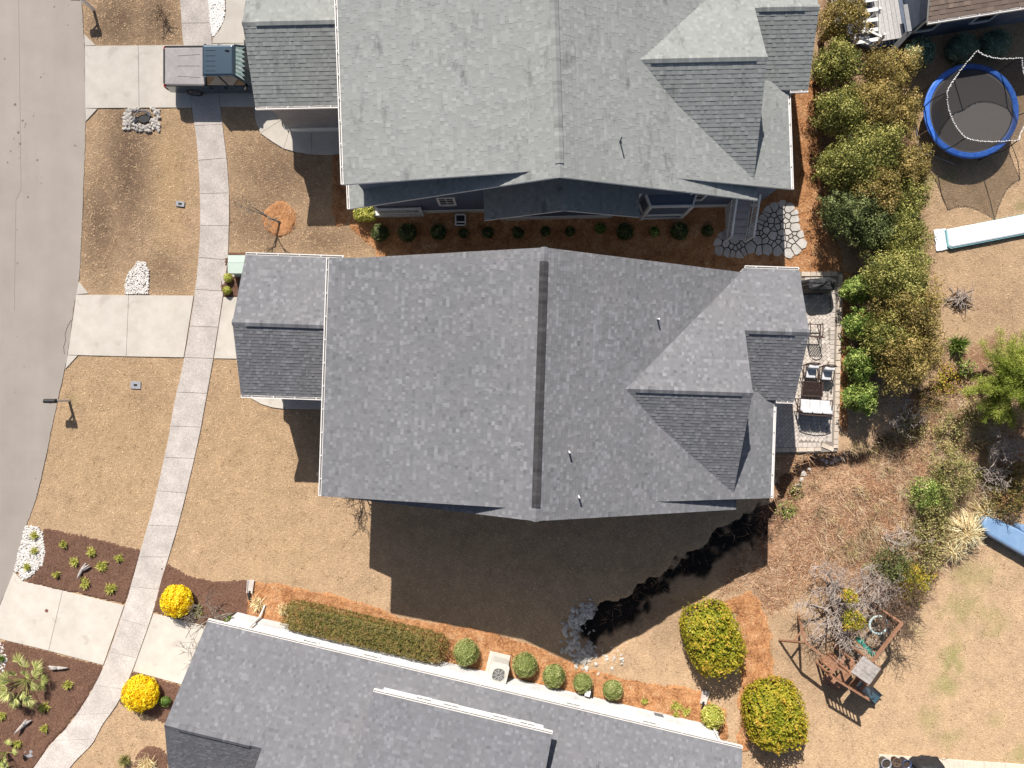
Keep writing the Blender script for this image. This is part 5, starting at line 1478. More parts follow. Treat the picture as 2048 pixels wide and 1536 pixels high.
# ---- flagstones
flag = thing("flagstone_patio", tuple(W(1530, 470)), "irregular flagstone landing at the foot of the deck stairs", "flagstones")
m = MB(); cF = W(1535, 470)
m.prism([(cF.x + (p[0] - cF.x) * .96, cF.y + (p[1] - cF.y) * .96) for p in PX(FLAG)], -.02, .07); m.build("joint_bed", m_soil, flag)
rg = random.Random(3); seeds = []
for _ in range(6000):
    x, y = rg.uniform(1436, 1602), rg.uniform(408, 508)
    if not in_poly(np.array([x]), np.array([y]), FLAG)[0]: continue
    rr = rg.choice((7, 9, 12, 15, 18, 20))
    if all(math.hypot(x - a, y - b) > (rr + q) / 2 for a, b, q in seeds): seeds.append((x, y, rr))
for (x, y, rr) in seeds:
    n = 8; a0 = rg.uniform(0, 6.28); poly = [Vector((x + rg.uniform(11, 15) * math.cos(a0 + 2 * math.pi * k / n), y + rg.uniform(11, 15) * math.sin(a0 + 2 * math.pi * k / n))) for k in range(n)]
    for (a, b, q) in seeds:
        if (a, b) == (x, y): continue
        d = Vector((a - x, b - y)); D = d.length
        if D > 27: continue
        d /= D; lim = D / 2 - .75 + (rr - q) * .2
        out = []
        for k in range(len(poly)):
            p, p2 = poly[k], poly[(k + 1) % len(poly)]
            s1 = (p - Vector((x, y))).dot(d) - lim; s2 = (p2 - Vector((x, y))).dot(d) - lim
            if s1 <= 0: out.append(p)
            if (s1 < 0) != (s2 < 0): out.append(p.lerp(p2, s1 / (s1 - s2)))
        poly = out
        if len(poly) < 3: break
    if len(poly) < 3: continue
    m = MB(); m.prism(PX([tuple(p) for p in poly]), 0, .085 + rg.uniform(-.008, .008), inset=.012); m.build("flagstone", m_flag, flag)

# ---- loose angular stones
STONES = []
for k in range(6):
    r = np.random.default_rng(k); v = ICV * r.uniform(.72, 1.2, (12, 1)) * np.array([1.15, .85, .62]); me = bpy.data.meshes.new("stone")
    me.from_pydata([tuple(p) for p in v], [], [tuple(f) for f in ICF]); me.materials.append(m_rock); STONES.append(me)
def stone(px, py, r, parent, z=None, name="stone"):
    o = bpy.data.objects.new(name, random.choice(STONES)); COL.objects.link(o); o.parent = parent; org = ORG[parent.name]
    p = W(px, py); z = ground_at(px, py) if z is None else z
    o.location = (p.x - org.x, p.y - org.y, z + r / SC * .3 - org.z); o.rotation_euler = (random.uniform(-.4, .4), random.uniform(-.4, .4), random.uniform(0, 6.28)); s = r / SC; o.scale = (s * random.uniform(.85, 1.2), s, s * random.uniform(.8, 1.1))
    return o
of = thing("pipe_outfall", tuple(W(1158, 1275)), "stone-ringed concrete drain pipe at the ditch head in the shade", "drain pipe")
zb = -.92
c = W(1150, 1268); m = MB()
ring = []
for k in range(20):
    a = 2 * math.pi * k / 20; ring.append((math.cos(a), math.sin(a)))
def pipe_ring(x, r): return [(x, c.y + r * a, zb + .32 + r * b) for a, b in ring]
for (r0, r1) in ((.38, .38),):
    A, B = pipe_ring(c.x - .9, r0), pipe_ring(c.x + .12, r1); A2, B2 = pipe_ring(c.x - .9, r0 - .06), pipe_ring(c.x + .12, r1 - .06)
    for k in range(20):
        k2 = (k + 1) % 20; m.face([A[k], A[k2], B[k2], B[k]]); m.face([A2[k], A2[k2], B2[k2], B2[k]]); m.face([B[k], B[k2], B2[k2], B2[k]])
m.build("pipe", m_conc_pipe, of, smooth=False)
rg = random.Random(8)
for k in range(170):
    a = math.radians(rg.uniform(55, 300)); R = rg.gauss(35, 9)
    x, y = 1175 + R * math.cos(a) * .95, 1270 - R * math.sin(a) * 1.35
    if 1160 < x < 1215 and 1252 < y < 1290: continue
    stone(x, y, rg.uniform(3.4, 6.4), of)
for k in range(22): stone(rg.uniform(1180, 1250), rg.uniform(1295, 1338), rg.uniform(1.6, 4.2), of)
for k in range(8): stone(rg.uniform(1160, 1200), rg.uniform(1258, 1290), rg.uniform(2, 3.5), of)
ds_ = thing("stone_pile", tuple(W(1680, 915)), "few dark stones on the ditch bank below the patio corner", "stones")
for x, y, r in [(1655, 920, 7), (1668, 914, 6), (1682, 922, 7), (1664, 926, 6), (1694, 918, 6), (1675, 928, 5), (1618, 950, 7), (1612, 962, 6), (1606, 975, 6), (1630, 942, 5), (1602, 980, 5)]: stone(x, y, r, ds_)
# verge culvert
cv = thing("culvert", tuple(W(286, 240)), "black corrugated culvert mouth in a square of rocks by the upper driveway", "culvert")
c = W(286, 236); m = MB(); m.lathe([(1, -.02), (1, .05), (.9, .055)], (c.x + .06, c.y - .05, 0), 20, sx=.28, sy=.2); m.build("mouth", m_blackpl, cv)  # flat black disc standing in for the shade inside the pipe opening
m = MB()
for j in range(5):                                            # flared corrugated rim
    r0, h0 = .31 + j * .035, .10 + (.05 if j % 2 else .02) + j * .01
    for k in range(14):
        a0, a1 = math.radians(25 + k * 12), math.radians(25 + (k + 1) * 12)
        m.face([(c.x + .06 + r0 * math.cos(a0), c.y - .12 + r0 * math.sin(a0), h0), (c.x + .06 + r0 * math.cos(a1), c.y - .12 + r0 * math.sin(a1), h0),
                (c.x + .06 + (r0 + .035) * math.cos(a1), c.y - .12 + (r0 + .035) * math.sin(a1), h0 - .02), (c.x + .06 + (r0 + .035) * math.cos(a0), c.y - .12 + (r0 + .035) * math.sin(a0), h0 - .02)])
m.build("pipe", mat("grey_corrugated_pipe", C(84, 86, 90), rough=.6), cv)
for k in range(190):
    x, y = rg.uniform(250, 319), rg.uniform(217, 263)
    if math.hypot(x - 288.5, (y - 238) * 1.3) < 14.5 or (math.hypot(x - 288.5, y - 239) < 23 and y < 236): continue
    stone(x, y, rg.uniform(2.6, 5.2), cv, z=.0)

# ---- lids and utility box
def lid(px, py, rx, ry, label, hole=False, rot=0.0, rnd=False):
    c = W(px, py); root = thing("meter_lid", (c.x, c.y, 0), label, "utility lid"); m = MB()
    if rnd: m.lathe([(1, -.02), (1, .03), (.93, .04)], (c.x, c.y, 0), 20, sx=rx / SC, sy=ry / SC)
    else: m.box((c.x, c.y, .015), (2 * rx / SC, 2 * ry / SC, .06), rot)
    m.build("cover", m_grey_lid, root)
    if hole:
        h = MB(); h.box((c.x, c.y, .048), (.16, .1, .008), rot); h.build("reader_port", m_blackpl, root)
lid(272, 770, 10, 7.5, "grey meter lid with a dark port in the front lawn", True, -.05)
lid(361, 408, 8.5, 5, "small grey meter lid beside the upper sidewalk", True, -.15)
lid(59, 1507, 11, 7.5, "oval grey lid in the fan palm bed", rnd=True)
c = W(94, 1221); m = MB(); m.lathe([(.085, .02), (.085, .037), (.07, .04)], (c.x, c.y, 0), 16)
o = m.build("cleanout_cap", mat("rusty_cap", C(120, 84, 74), C(140, 100, 88), scale=20, rough=.8), origin=(c.x, c.y, 0)); tag(o, "small rusty round cap set in the slanting driveway", "drain cap")
c = W(475, 528, .75); ub = thing("utility_box", (c.x, c.y, 0), "mint green utility box at the middle house's garage corner", "utility box")
m = MB(); m.box((c.x, c.y, .36), (.86, .82, .72)); m.build("cabinet", m_mint, ub, bevel=.02)
m = MB(); m.hexa([(c.x - .45, c.y - .43, .72), (c.x + .45, c.y - .43, .72), (c.x + .45, c.y + .05, .76), (c.x - .45, c.y + .05, .76)], [(c.x - .45, c.y - .43, .75), (c.x + .45, c.y - .43, .75), (c.x + .45, c.y + .05, .79), (c.x - .45, c.y + .05, .79)]); m.build("hood", m_mint, ub)
m = MB(); m.box((c.x, c.y + .24, .73), (.9, .34, .03)); m.build("top_panel", m_mint, ub)
m = MB(); m.box((c.x, c.y, .02), (1.0, .96, .1)); m.build("pad", m_drive, ub)

# ---- mailboxes
def mailbox(px, py, label):
    c = W(px, py); root = thing("mailbox", (c.x, c.y, 0), label, "mailbox")
    m = MB(); m.box((c.x, c.y, .5), (.11, .11, 1.08)); m.box((c.x - .16, c.y, .94), (.5, .09, .07)); m.beam((c.x, c.y, .62), (c.x - .3, c.y, .92), .06, .06); m.build("post", m_white, root)
    b = MB(); x0, x1 = c.x - .46, c.x + .06; P = [(-.1, 0), (.1, 0), (.1, .12), (.07, .19), (0, .215), (-.07, .19), (-.1, .12)]
    b.hexa([(x0, c.y + a, .98 + z) for a, z in P], [(x1, c.y + a, .98 + z) for a, z in P]); bo = b.build("box", m_blackpl, root)
    f = MB(); f.box((x0 + .3, c.y - .11, 1.14), (.03, .012, .16)); f.build("flag", mat("red_flag", C(170, 40, 36), rough=.5), bo)
mailbox(138, 801, "black mailbox on a white post below the middle driveway")
mailbox(187, 19, "black mailbox on a white post at the top edge of the picture")

# ---- covered grill
def cover_shape(name, c, sx, sy, h, label, cat, seed, rot=0, top=.9):
    root_c = (c.x, c.y, c.z); m = MB(); n = 40; rg = random.Random(seed); ph = [rg.uniform(0, 6.28) for _ in range(5)]
    prof = [(1.06, 0), (1.0, .25), (.97, .55), (.95, .8), (.9, .93), (.7, 1.0), (.35, 1.04), (.02, 1.05)]
    rows = []
    for f, z in prof:
        r_ = []
        for k in range(n):
            a = 2 * math.pi * k / n; ca, sa = math.cos(a), math.sin(a)
            q = (abs(ca) ** 4 + abs(sa) ** 4) ** -.25
            w = 1 + (.045 * math.sin(7 * a + ph[0]) + .035 * math.sin(13 * a + ph[1])) * (1.1 - z * .7)
            x, y = ca * q * f * w * sx / 2, sa * q * f * w * sy / 2
            zz = h * z * (1 - .12 * (ca * .5 + .5) * (z > .5)) + (.02 * math.sin(5 * a + ph[2] + z * 9) if z > .3 else 0)
            r_.append((c.x + x * math.cos(rot) - y * math.sin(rot), c.y + x * math.sin(rot) + y * math.cos(rot), c.z + zz))
        rows.append(r_)
    for a, b in zip(rows[:-1], rows[1:]):
        for k in range(n): m.face([a[k], a[(k + 1) % n], b[(k + 1) % n], b[k]])
    m.face(rows[-1])
    o = m.build(name, m_black, origin=root_c, smooth=True); tag(o, label, cat); return o
cg = W(1636, 572, .55); cg.z = .11
cover_shape("covered_grill", cg, 1.45, .66, 1.08, "grill under a creased black cover on the paver patio", "grill", 5, rot=.03)
h_ = MB(); h_.tube([(cg.x + .34, cg.y + .16, 1.15), (cg.x + .42, cg.y + .1, 1.28), (cg.x + .5, cg.y + .02, 1.12)], [.05, .06, .04], 8)
kn = h_.build("cover_fold", m_black, bpy.data.objects["covered_grill"], smooth=True)

# ---- patio furniture
def lattice(m, o, ex, ey, nx, ny, w=.018, h=.012):
    """diagonal bars filling the parallelogram o, o+ex, o+ey"""
    o, ex, ey = Vector(o), Vector(ex), Vector(ey)
    nrm = ex.cross(ey).normalized()
    for sgn in (1, -1):
        for k in range(-ny, nx + 1):
            pts = []
            for t in (0.0, 1.0):
                u = (k + (t if sgn > 0 else (1 - t)) * ny) / nx; pts.append((u, t))
            (u0, t0), (u1, t1) = pts
            if u0 == u1: continue
            lo, hi = 0.0, 1.0
            for ub in (0.0, 1.0):
                tt = (ub - u0) / (u1 - u0)
                if (u1 > u0) == (ub == 0.0): lo = max(lo, tt)
                else: hi = min(hi, tt)
            if hi - lo < .05: continue
            a = (u0 + (u1 - u0) * lo, lo); b = (u0 + (u1 - u0) * hi, hi)
            m.beam(o + ex * a[0] + ey * a[1], o + ex * b[0] + ey * b[1], w, h, up=nrm)
def seat_thing(name, label, cx, cy, rz, wd, dp, back_h, ncush, cat, z0=.115, cush=True):
    """local x = width, y = front(+)/back(-) rotated by rz"""
    c = W(cx, cy); root = thing(name, (c.x, c.y, z0), label, cat)
    co, si = math.cos(rz), math.sin(rz)
    def L(x, y, z): return Vector((c.x + x * co - y * si, c.y + x * si + y * co, z0 + z))
    f = MB(); hw, hd = wd / 2, dp / 2
    f.beam(L(-hw, hd, .36), L(hw, hd, .36), .04, .04); f.beam(L(-hw, -hd, .36), L(hw, -hd, .36), .04, .04)
    f.beam(L(-hw, -hd, .36), L(-hw, hd, .36), .04, .04); f.beam(L(hw, -hd, .36), L(hw, hd, .36), .04, .04); f.build("seat_frame", m_metal, root)
    for x in (-hw, hw):
        for y in (-hd, hd):
            g = MB(); g.beam(L(x, y, 0), L(x, y * 1.0, .6 if y > 0 else .62), .04, .04); g.build("leg", m_metal, root)
        a = MB(); a.tube([L(x, -hd, .62), L(x, 0, .65), L(x, hd, .6), L(x, hd + .05, .55)], [.024] * 4, 6); a.build("arm", m_metal, root)
    b = MB(); b.tube([L(-hw, -hd, .36), L(-hw, -hd - .08, back_h - .08), L(-hw * .6, -hd - .1, back_h), L(0, -hd - .11, back_h + .04), L(hw * .6, -hd - .1, back_h), L(hw, -hd - .08, back_h - .08), L(hw, -hd, .36)], [.022] * 7, 6)
    lattice(b, L(-hw, -hd, .4), L(hw, -hd, .4) - L(-hw, -hd, .4), L(-hw, -hd - .08, back_h - .06) - L(-hw, -hd, .4), max(4, int(wd / .11)), 4, w=.026)
    b.build("backrest", m_metal, root)
    if cush:
        cw = (wd - .08) / ncush
        for k in range(ncush):
            x0 = -hw + .04 + cw * (k + .5)
            for nm, ctr, sz, tl in (("seat_cushion", (x0, .02, .45), (cw - .02, dp - .06, .15), 0), ("back_cushion", (x0, -hd + .1, .66), (cw - .03, .16, .4), -.2)):
                m = MB(); q = L(*ctr); m.box((0, 0, 0), sz); V = []
                for (a, b_, d) in m.v:
                    y2 = b_ + tl * d; V.append((q.x + a * co - y2 * si, q.y + a * si + y2 * co, q.z + d))
                m.v = V; o = m.build(nm, m_cushion, root, bevel=.045)
    return root
seat_thing("armchair", "cushioned metal armchair half under the roof edge", 1611, 744, math.pi - .05, .56, .6, .92, 1, "armchair")
seat_thing("armchair", "cushioned metal armchair out on the open patio", 1642, 748, math.pi - .08, .56, .6, .92, 1, "armchair")
seat_thing("sofa", "three-seat metal sofa with pale grey cushions", 1619, 812, -.06, 1.5, .62, .88, 3, "sofa")
seat_thing("patio_chair", "bare lattice metal chair at the roof's edge", 1620, 662, -.03, .58, .55, .9, 1, "chair", cush=False)
ct = W(1624, 778, .5); tb = thing("coffee_table", (ct.x, ct.y, .115), "lattice-topped metal coffee table between armchairs and sofa", "table")
hw, hd, rz = .47, .33, -.04; co, si = math.cos(rz), math.sin(rz)
def L2(x, y, z): return Vector((ct.x + x * co - y * si, ct.y + x * si + y * co, .115 + z))
m = MB()
for a, b in (((-hw, -hd), (hw, -hd)), ((hw, -hd), (hw, hd)), ((hw, hd), (-hw, hd)), ((-hw, hd), (-hw, -hd))): m.beam(L2(a[0], a[1], .44), L2(b[0], b[1], .44), .045, .03)
lattice(m, L2(-hw, -hd, .44), L2(hw, -hd, .44) - L2(-hw, -hd, .44), L2(-hw, hd, .44) - L2(-hw, -hd, .44), 12, 8, w=.042); m.build("table_top", m_metal, tb)
for x in (-hw, hw):
    for y in (-hd, hd):
        g = MB(); g.tube([L2(x, y, .44), L2(x * .85, y * .85, .2), L2(x * 1.02, y * 1.02, 0)], [.018] * 3, 6); g.build("leg", m_metal, tb)
c = W(1660, 816, .4); sd = thing("side_table", (c.x, c.y, .115), "tiny square side table beside the sofa arm", "table")
m = MB(); m.box((c.x, c.y, .52), (.2, .24, .03)); m.build("table_top", m_white, sd)
for a in (-.08, .08):
    for b in (-.1, .1): m = MB(); m.box((c.x + a, c.y + b, .31), (.025, .025, .4)); m.build("leg", m_metal, sd)

# ---- air conditioner by the white house
c = W(997, 1341, .5); rz = -math.radians(13.4); ac = thing("air_conditioner", (c.x, c.y, .03), "beige air conditioner with round fan grille beside the white house", "air conditioner")
m = MB(); m.box((c.x - .05, c.y + .1, .05), (1.0, 1.1, .1), rz); m.build("pad", m_drive, ac)
m_ac = mat("beige_cabinet", C(206, 202, 192), C(216, 212, 203), scale=4, rough=.5); m_acd = mat("grille_dark", C(86, 88, 90), C(104, 106, 108), scale=6, rough=.6)
def rr(sx, sy, r, n=6):
    P = []
    for qx, qy, a0 in ((1, 1, 0), (-1, 1, 90), (-1, -1, 180), (1, -1, 270)):
        for k in range(n + 1):
            a = math.radians(a0 + 90 * k / n); x, y = qx * (sx / 2 - r) + r * math.cos(a), qy * (sy / 2 - r) + r * math.sin(a)
            P.append((c.x + x * math.cos(rz) - y * math.sin(rz), c.y + x * math.sin(rz) + y * math.cos(rz)))
    return P
m = MB(); m.prism(rr(.84, .95, .16), .1, .8); m.build("cabinet", m_acd, ac)
m = MB()
for k in range(12): m.prism(rr(.86, .97, .17), .13 + k * .055, .15 + k * .055)
m.build("louvre", m_ac, ac)
oc = rr(.9, 1.0, .18); m = MB(); fc = (c.x + .01, c.y - .06); Rf = .33; n = len(oc)
inner = []
for (x, y) in oc:
    a = math.atan2(y - fc[1], x - fc[0]); inner.append((fc[0] + Rf * math.cos(a), fc[1] + Rf * math.sin(a)))
for k in range(n):
    k2 = (k + 1) % n; A, B, C2, D = oc[k], oc[k2], inner[k2], inner[k]
    m.face([(*A, .86), (*B, .86), (*C2, .88), (*D, .88)]); m.face([(*A, .8), (*B, .8), (*B, .86), (*A, .86)]); m.face([(*D, .88), (*C2, .88), (*C2, .78), (*D, .78)])
m.build("top_panel", m_ac, ac)
m = MB(); m.lathe([(Rf + .02, .60), (Rf + .02, .62)], (fc[0], fc[1], 0), 28); m.build("fan_well", m_blackpl, ac)
fb = MB()
for k in range(4):
    a = k * math.pi / 2 + .3
    for q in range(6):
        a0, a1 = a + q * .13, a + (q + 1) * .13
        fb.face([(fc[0] + .07 * math.cos(a0), fc[1] + .07 * math.sin(a0), .68 + q * .012), (fc[0] + .29 * math.cos(a0), fc[1] + .29 * math.sin(a0), .66 + q * .018), (fc[0] + .29 * math.cos(a1), fc[1] + .29 * math.sin(a1), .66 + (q + 1) * .018), (fc[0] + .07 * math.cos(a1), fc[1] + .07 * math.sin(a1), .68 + (q + 1) * .012)])
fb.lathe([(.08, .66), (.08, .76), (.05, .78)], (fc[0], fc[1], 0), 12); fb.build("fan", m_lead, ac)
gq = MB()
for r_ in (.08, .15, .22, .29, .33): gq.torus((fc[0], fc[1], .89), r_, .006, 28, 4)
for k in range(8):
    a = k * math.pi / 4; gq.beam((fc[0] + .06 * math.cos(a), fc[1] + .06 * math.sin(a), .89), (fc[0] + .33 * math.cos(a), fc[1] + .33 * math.sin(a), .885), .01, .01)
gq.build("guard", m_ac, ac)

# ---- hose box by the pale grey house, hose reel, splash blocks, driftwood
c = W(921, 440, .4); hb = thing("hose_box", (c.x, c.y, .03), "white framed dark box on the shaded straw bed", "box")
m = MB(); m.box((c.x, c.y, .2), (.42, .46, .4), .1); m.build("body", m_blackpl, hb)
m = MB()
for a, b in (((-.23, -.25), (.23, -.25)), ((.23, -.25), (.23, .25)), ((.23, .25), (-.23, .25)), ((-.23, .25), (-.23, -.25)), ((-.23, -.1), (.23, -.1))): m.beam((c.x + a[0], c.y + a[1], .42), (c.x + b[0], c.y + b[1], .42), .06, .05)
m.build("frame", m_white, hb)
c = W(1175, 1386, .4); hr = thing("hose_reel", (c.x, c.y, .03), "white hose reel with dark hose against the white house", "hose reel")
m = MB(); m.box((c.x, c.y, .32), (.24, .26, .34), rz); m.build("housing", m_white, hr)
m = MB(); m.torus((c.x + .22, c.y - .05, .3), .13, .035, 20, 6, tilt=Vector((1, 0, .3)).to_track_quat('Z', 'Y').to_matrix()); m.tube([(c.x + .22, c.y - .15, .2), (c.x + .1, c.y - .3, .1), (c.x - .3, c.y - .22, .06), (c.x - .32, c.y - .5, .06)], [.014] * 4, 5); m.build("hose", m_blackpl, hr)
def splash(px, py, rz, label):
    c = W(px, py); root = thing("splash_block", (c.x, c.y, .03), label, "splash block"); co, si = math.cos(rz), math.sin(rz)
    def T(x, y, z): return (c.x + x * co - y * si, c.y + x * si + y * co, z)
    m = MB(); m.hexa([T(-.1, -.3, .02), T(.1, -.3, .02), T(.13, .3, .02), T(-.13, .3, .02)], [T(-.1, -.3, .12), T(.1, -.3, .12), T(.13, .3, .07), T(-.13, .3, .07)])
    for s in (-1, 1): m.hexa([T(s * .12 - .02, -.3, .07), T(s * .12 + .02, -.3, .07), T(s * .15 + .02, .3, .05), T(s * .15 - .02, .3, .05)], [T(s * .12 - .02, -.3, .17), T(s * .12 + .02, -.3, .17), T(s * .15 + .02, .3, .12), T(s * .15 - .02, .3, .12)])
    m.build("block", m_walk, root)
    p = MB(); p.tube([T(0, -.2, .13), T(0, -.45, .14), T(.02, -.62, .12)], [.05, .05, .05], 8); p.build("drain_pipe", m_blackpl, root)
splash(502, 1172, -.08, "white splash block where the straw bed meets the brown mulch"); splash(1408, 1393, -.25, "grey splash block in the big shrub's shadow")
def drift(px, py, s, rot, label, seed):
    c = W(px, py); root_c = (c.x, c.y, .04); rg = random.Random(seed); m = MB()
    for k in range(5):
        a = rot + rg.uniform(-.5, .5) + (math.pi if k == 4 else 0); L = s * rg.uniform(.6, 1.1); d = Vector((math.cos(a), math.sin(a), rg.uniform(.05, .5)))
        m.tube([(c.x, c.y, .06), Vector((c.x, c.y, .1)) + d * L * .5, Vector((c.x, c.y, .08)) + d * L], [.09 * s / .5, .06 * s / .5, .012], 6)
    o = m.build("driftwood", m_drift, origin=root_c, smooth=True); tag(o, label, "driftwood")
drift(165, 1140, .5, .9, "forked grey driftwood among the kerb bed tufts", 3); drift(118, 1335, .5, 3.3, "pale driftwood piece between palm and driveway", 7); drift(50, 1448, .6, .6, "pale driftwood piece below the fan palm", 9)

# ---- back patio slab with pots at the lower right corner
slab_set("patio_slab", [[(1757 + k * 42, 1508 + k * 2.9), (1799 + k * 42, 1511 + k * 2.9), (1798 + k * 42, 1600), (1756 + k * 42, 1600)] for k in range(7)], m_coping, "cream patio edge with pots at the lower corner", .06)
def pot(px, py, r, h, material, label, soil=True):
    c = W(px, py, h); root = thing("plant_pot", (c.x, c.y, .06), label, "plant pot"); R = r / SC
    m = MB(); m.lathe([(R * .7, 0), (R * .95, h * .9), (R * 1.05, h * .92), (R * 1.05, h), (R * .9, h), (R * .86, h * .8)], (c.x, c.y, .06), 20); m.build("vessel", material, root, smooth=True)
    s = MB(); s.lathe([(R * .86, 0), (R * .86, .01)], (c.x, c.y, .06 + h * .82), 16); s.build("soil", m_soil, root)
    return root, c
pot(1772, 1527, 10, .4, mat("grey_glaze", C(150, 152, 160), rough=.4), "grey glazed pot at the patio corner")
r2, c2 = pot(1793, 1524, 9, .3, mat("brown_clay", C(120, 96, 84), rough=.7), "brown pot of dry twigs on the patio edge")
m = MB(); rg = random.Random(4)
for k in range(24):
    a = rg.uniform(0, 6.28); m.tube([(c2.x + .03 * math.cos(a), c2.y + .03 * math.sin(a), .3), (c2.x + .28 * math.cos(a), c2.y + .28 * math.sin(a), .3 + rg.uniform(.05, .3))], [.008, .004], 4)
m.build("twigs", m_twig, r2)
pot(1813, 1528, 9, .45, mat("blue_glaze", C(72, 84, 120), rough=.3), "dark blue pot beside the covered furniture")
cb = W(1856, 1540, .4); cb.z = .06
cover_shape("covered_furniture", cb, 1.35, .95, .85, "black-covered furniture on the lower corner patio", "patio furniture", 12)
c = W(1866, 1500); m = MB(); m.tube([(c.x - .05, c.y - .2, .3), (c.x, c.y, .9), (c.x + .15, c.y + .12, .92)], [.012] * 3, 5)
o = m.build("shepherd_hook", m_blackpl, origin=(c.x, c.y, .06)); tag(o, "thin black hook rod above the covered furniture", "hook")
# ================================================================ VEHICLE AND PLAY THINGS
def paint(name, col, rough=.25):
    m, nt, bs, out = _nodes(name); bs.inputs["Base Color"].default_value = col; bs.inputs["Roughness"].default_value = rough; bs.inputs["Metallic"].default_value = .55; bs.inputs["Coat Weight"].default_value = .8; bs.inputs["Coat Roughness"].default_value = .05
    return m
m_paint = paint("slate_blue_paint", C(72, 90, 104)); m_tonneau = mat("grey_vinyl", C(144, 138, 138), C(164, 158, 158), scale=3, rough=.6, big=.05)
m_tyre = mat("tyre_rubber", (.02, .02, .02, 1), rough=.8); m_rim = mat("alloy", C(196, 198, 202), rough=.3, metallic=.8); m_tail = mat("tail_lamp_red", C(170, 36, 34), rough=.2); m_glass_car = mat("car_glass", (.015, .02, .022, 1), rough=.05, spec=.8)
m_sunshade = mat("silver_sunshade", C(150, 190, 186), C(224, 236, 232), scale=5, rough=.3, metallic=.4)
tc_ = Vector(((462 - 1024) / SC, (768 - 154) / SC, .03))
TR = thing("pickup_truck", tuple(tc_), "dark blue crew-cab pickup with grey bed cover backed towards the street", "pickup truck")
def T(x, y, z): return (tc_.x + x, tc_.y + y, tc_.z + z)
def arch(xc, r, n=10): return [(xc - r * math.cos(math.pi * k / n), .36 + r * math.sin(math.pi * k / n)) for k in range(n + 1)]
side = [(-2.63, .45)] + [(-2.1, .36)] + arch(-1.55, .45) + arch(1.62, .45) + [(2.3, .36), (2.58, .5), (2.6, .85), (2.45, 1.0), (1.4, 1.1), (-.72, 1.12), (-2.6, 1.12), (-2.65, .8)]
m = MB(); Lr = [T(x, .93, z) for x, z in side]; Rr = [T(x, -.93, z) for x, z in side]
m.face(Lr[::-1]); m.face(Rr)
for k in range(len(side)):
    k2 = (k + 1) % len(side)
    if side[k][1] > 1.0 and side[k2][1] > 1.0 and side[k][0] < -.6: continue
    m.face([Lr[k], Lr[k2], Rr[k2], Rr[k]])
m.build("body", m_paint, TR, bevel=.04)
m = MB(); m.hexa([T(-2.55, -.88, .6), T(-.76, -.88, .6), T(-.76, .88, .6), T(-2.55, .88, .6)], [T(-2.6, -.86, 1.14), T(-.75, -.88, 1.14), T(-.75, .88, 1.14), T(-2.6, .86, 1.14)]); m.build("bed_cover", m_tonneau, TR, bevel=.05)
m = MB()
for s in (-1, 1): m.beam(T(-2.5, s * .9, 1.13), T(-.76, s * .91, 1.13), .07, .06)
m.beam(T(-2.62, -.8, 1.13), T(-2.62, .8, 1.13), .07, .06); m.build("bed_rail", m_blackpl, TR, bevel=.02)
m = MB()
for y0, y1 in ((-.62, -.38), (.62, .38), (0, 0)): m.beam(T(-2.0, y0 * .75, 1.142), T(-.95, y1 * 1.4, 1.142), .012, .008)
m.build("cover_seam", m_blackpl, TR)
m = MB(); m.hexa([T(-.72, -.9, 1.1), T(1.46, -.9, 1.08), T(1.46, .9, 1.08), T(-.72, .9, 1.1)], [T(-.5, -.68, 1.68), T(.8, -.68, 1.7), T(.8, .68, 1.7), T(-.5, .68, 1.68)]); m.build("window", m_glass_car, TR)
m = MB(); m.hexa([T(-.64, -.74, 1.64), T(.9, -.72, 1.64), T(.9, .72, 1.64), T(-.64, .74, 1.64)], [T(-.58, -.66, 1.74), T(.74, -.66, 1.76), T(.74, .66, 1.76), T(-.58, .66, 1.74)])
rf = m.build("roof", m_paint, TR, bevel=.05)
m = MB()
for y in (-.48, -.26, -.04, .2, .44): m.beam(T(-.45, y, 1.752), T(.0, y, 1.757), .02, .012)
m.build("roof_rib", m_paint, rf)
m = MB(); m.tube([T(.62, .42, 1.76), T(.55, .42, 1.8), T(.42, .42, 1.78)], [.03, .035, .01], 6); m.build("antenna_fin", m_blackpl, rf)
m = MB()
for s in (-1, 1):
    m.beam(T(-.7, s * .9, 1.1), T(-.5, s * .7, 1.7), .12, .06); m.beam(T(.35, s * .905, 1.08), T(.1, s * .69, 1.7), .07, .05); m.beam(T(1.4, s * .9, 1.08), T(.82, s * .7, 1.7), .06, .05)
m.build("pillar", m_paint, TR)
for k in range(9):
    pass
m = MB(); n = 14
for k in range(n):
    y0, y1 = -.78 + k * 1.56 / n, -.78 + (k + 1) * 1.56 / n; zz = .012 if k % 2 else .03
    m.face([T(1.34, y0 * 1.05, 1.14 + zz), T(1.34, y1 * 1.05, 1.14 + .042 - zz), T(.88, y1 * .82, 1.64 + .042 - zz), T(.88, y0 * .82, 1.64 + zz)])
m.build("sunshade", m_sunshade, TR)
m = MB(); m.hexa([T(1.36, -.86, 1.1), T(2.5, -.84, 1.0), T(2.5, .84, 1.0), T(1.36, .86, 1.1)], [T(1.36, -.78, 1.15), T(2.4, -.72, 1.07), T(2.4, .72, 1.07), T(1.36, .78, 1.15)]); m.build("hood", m_paint, TR, bevel=.03)
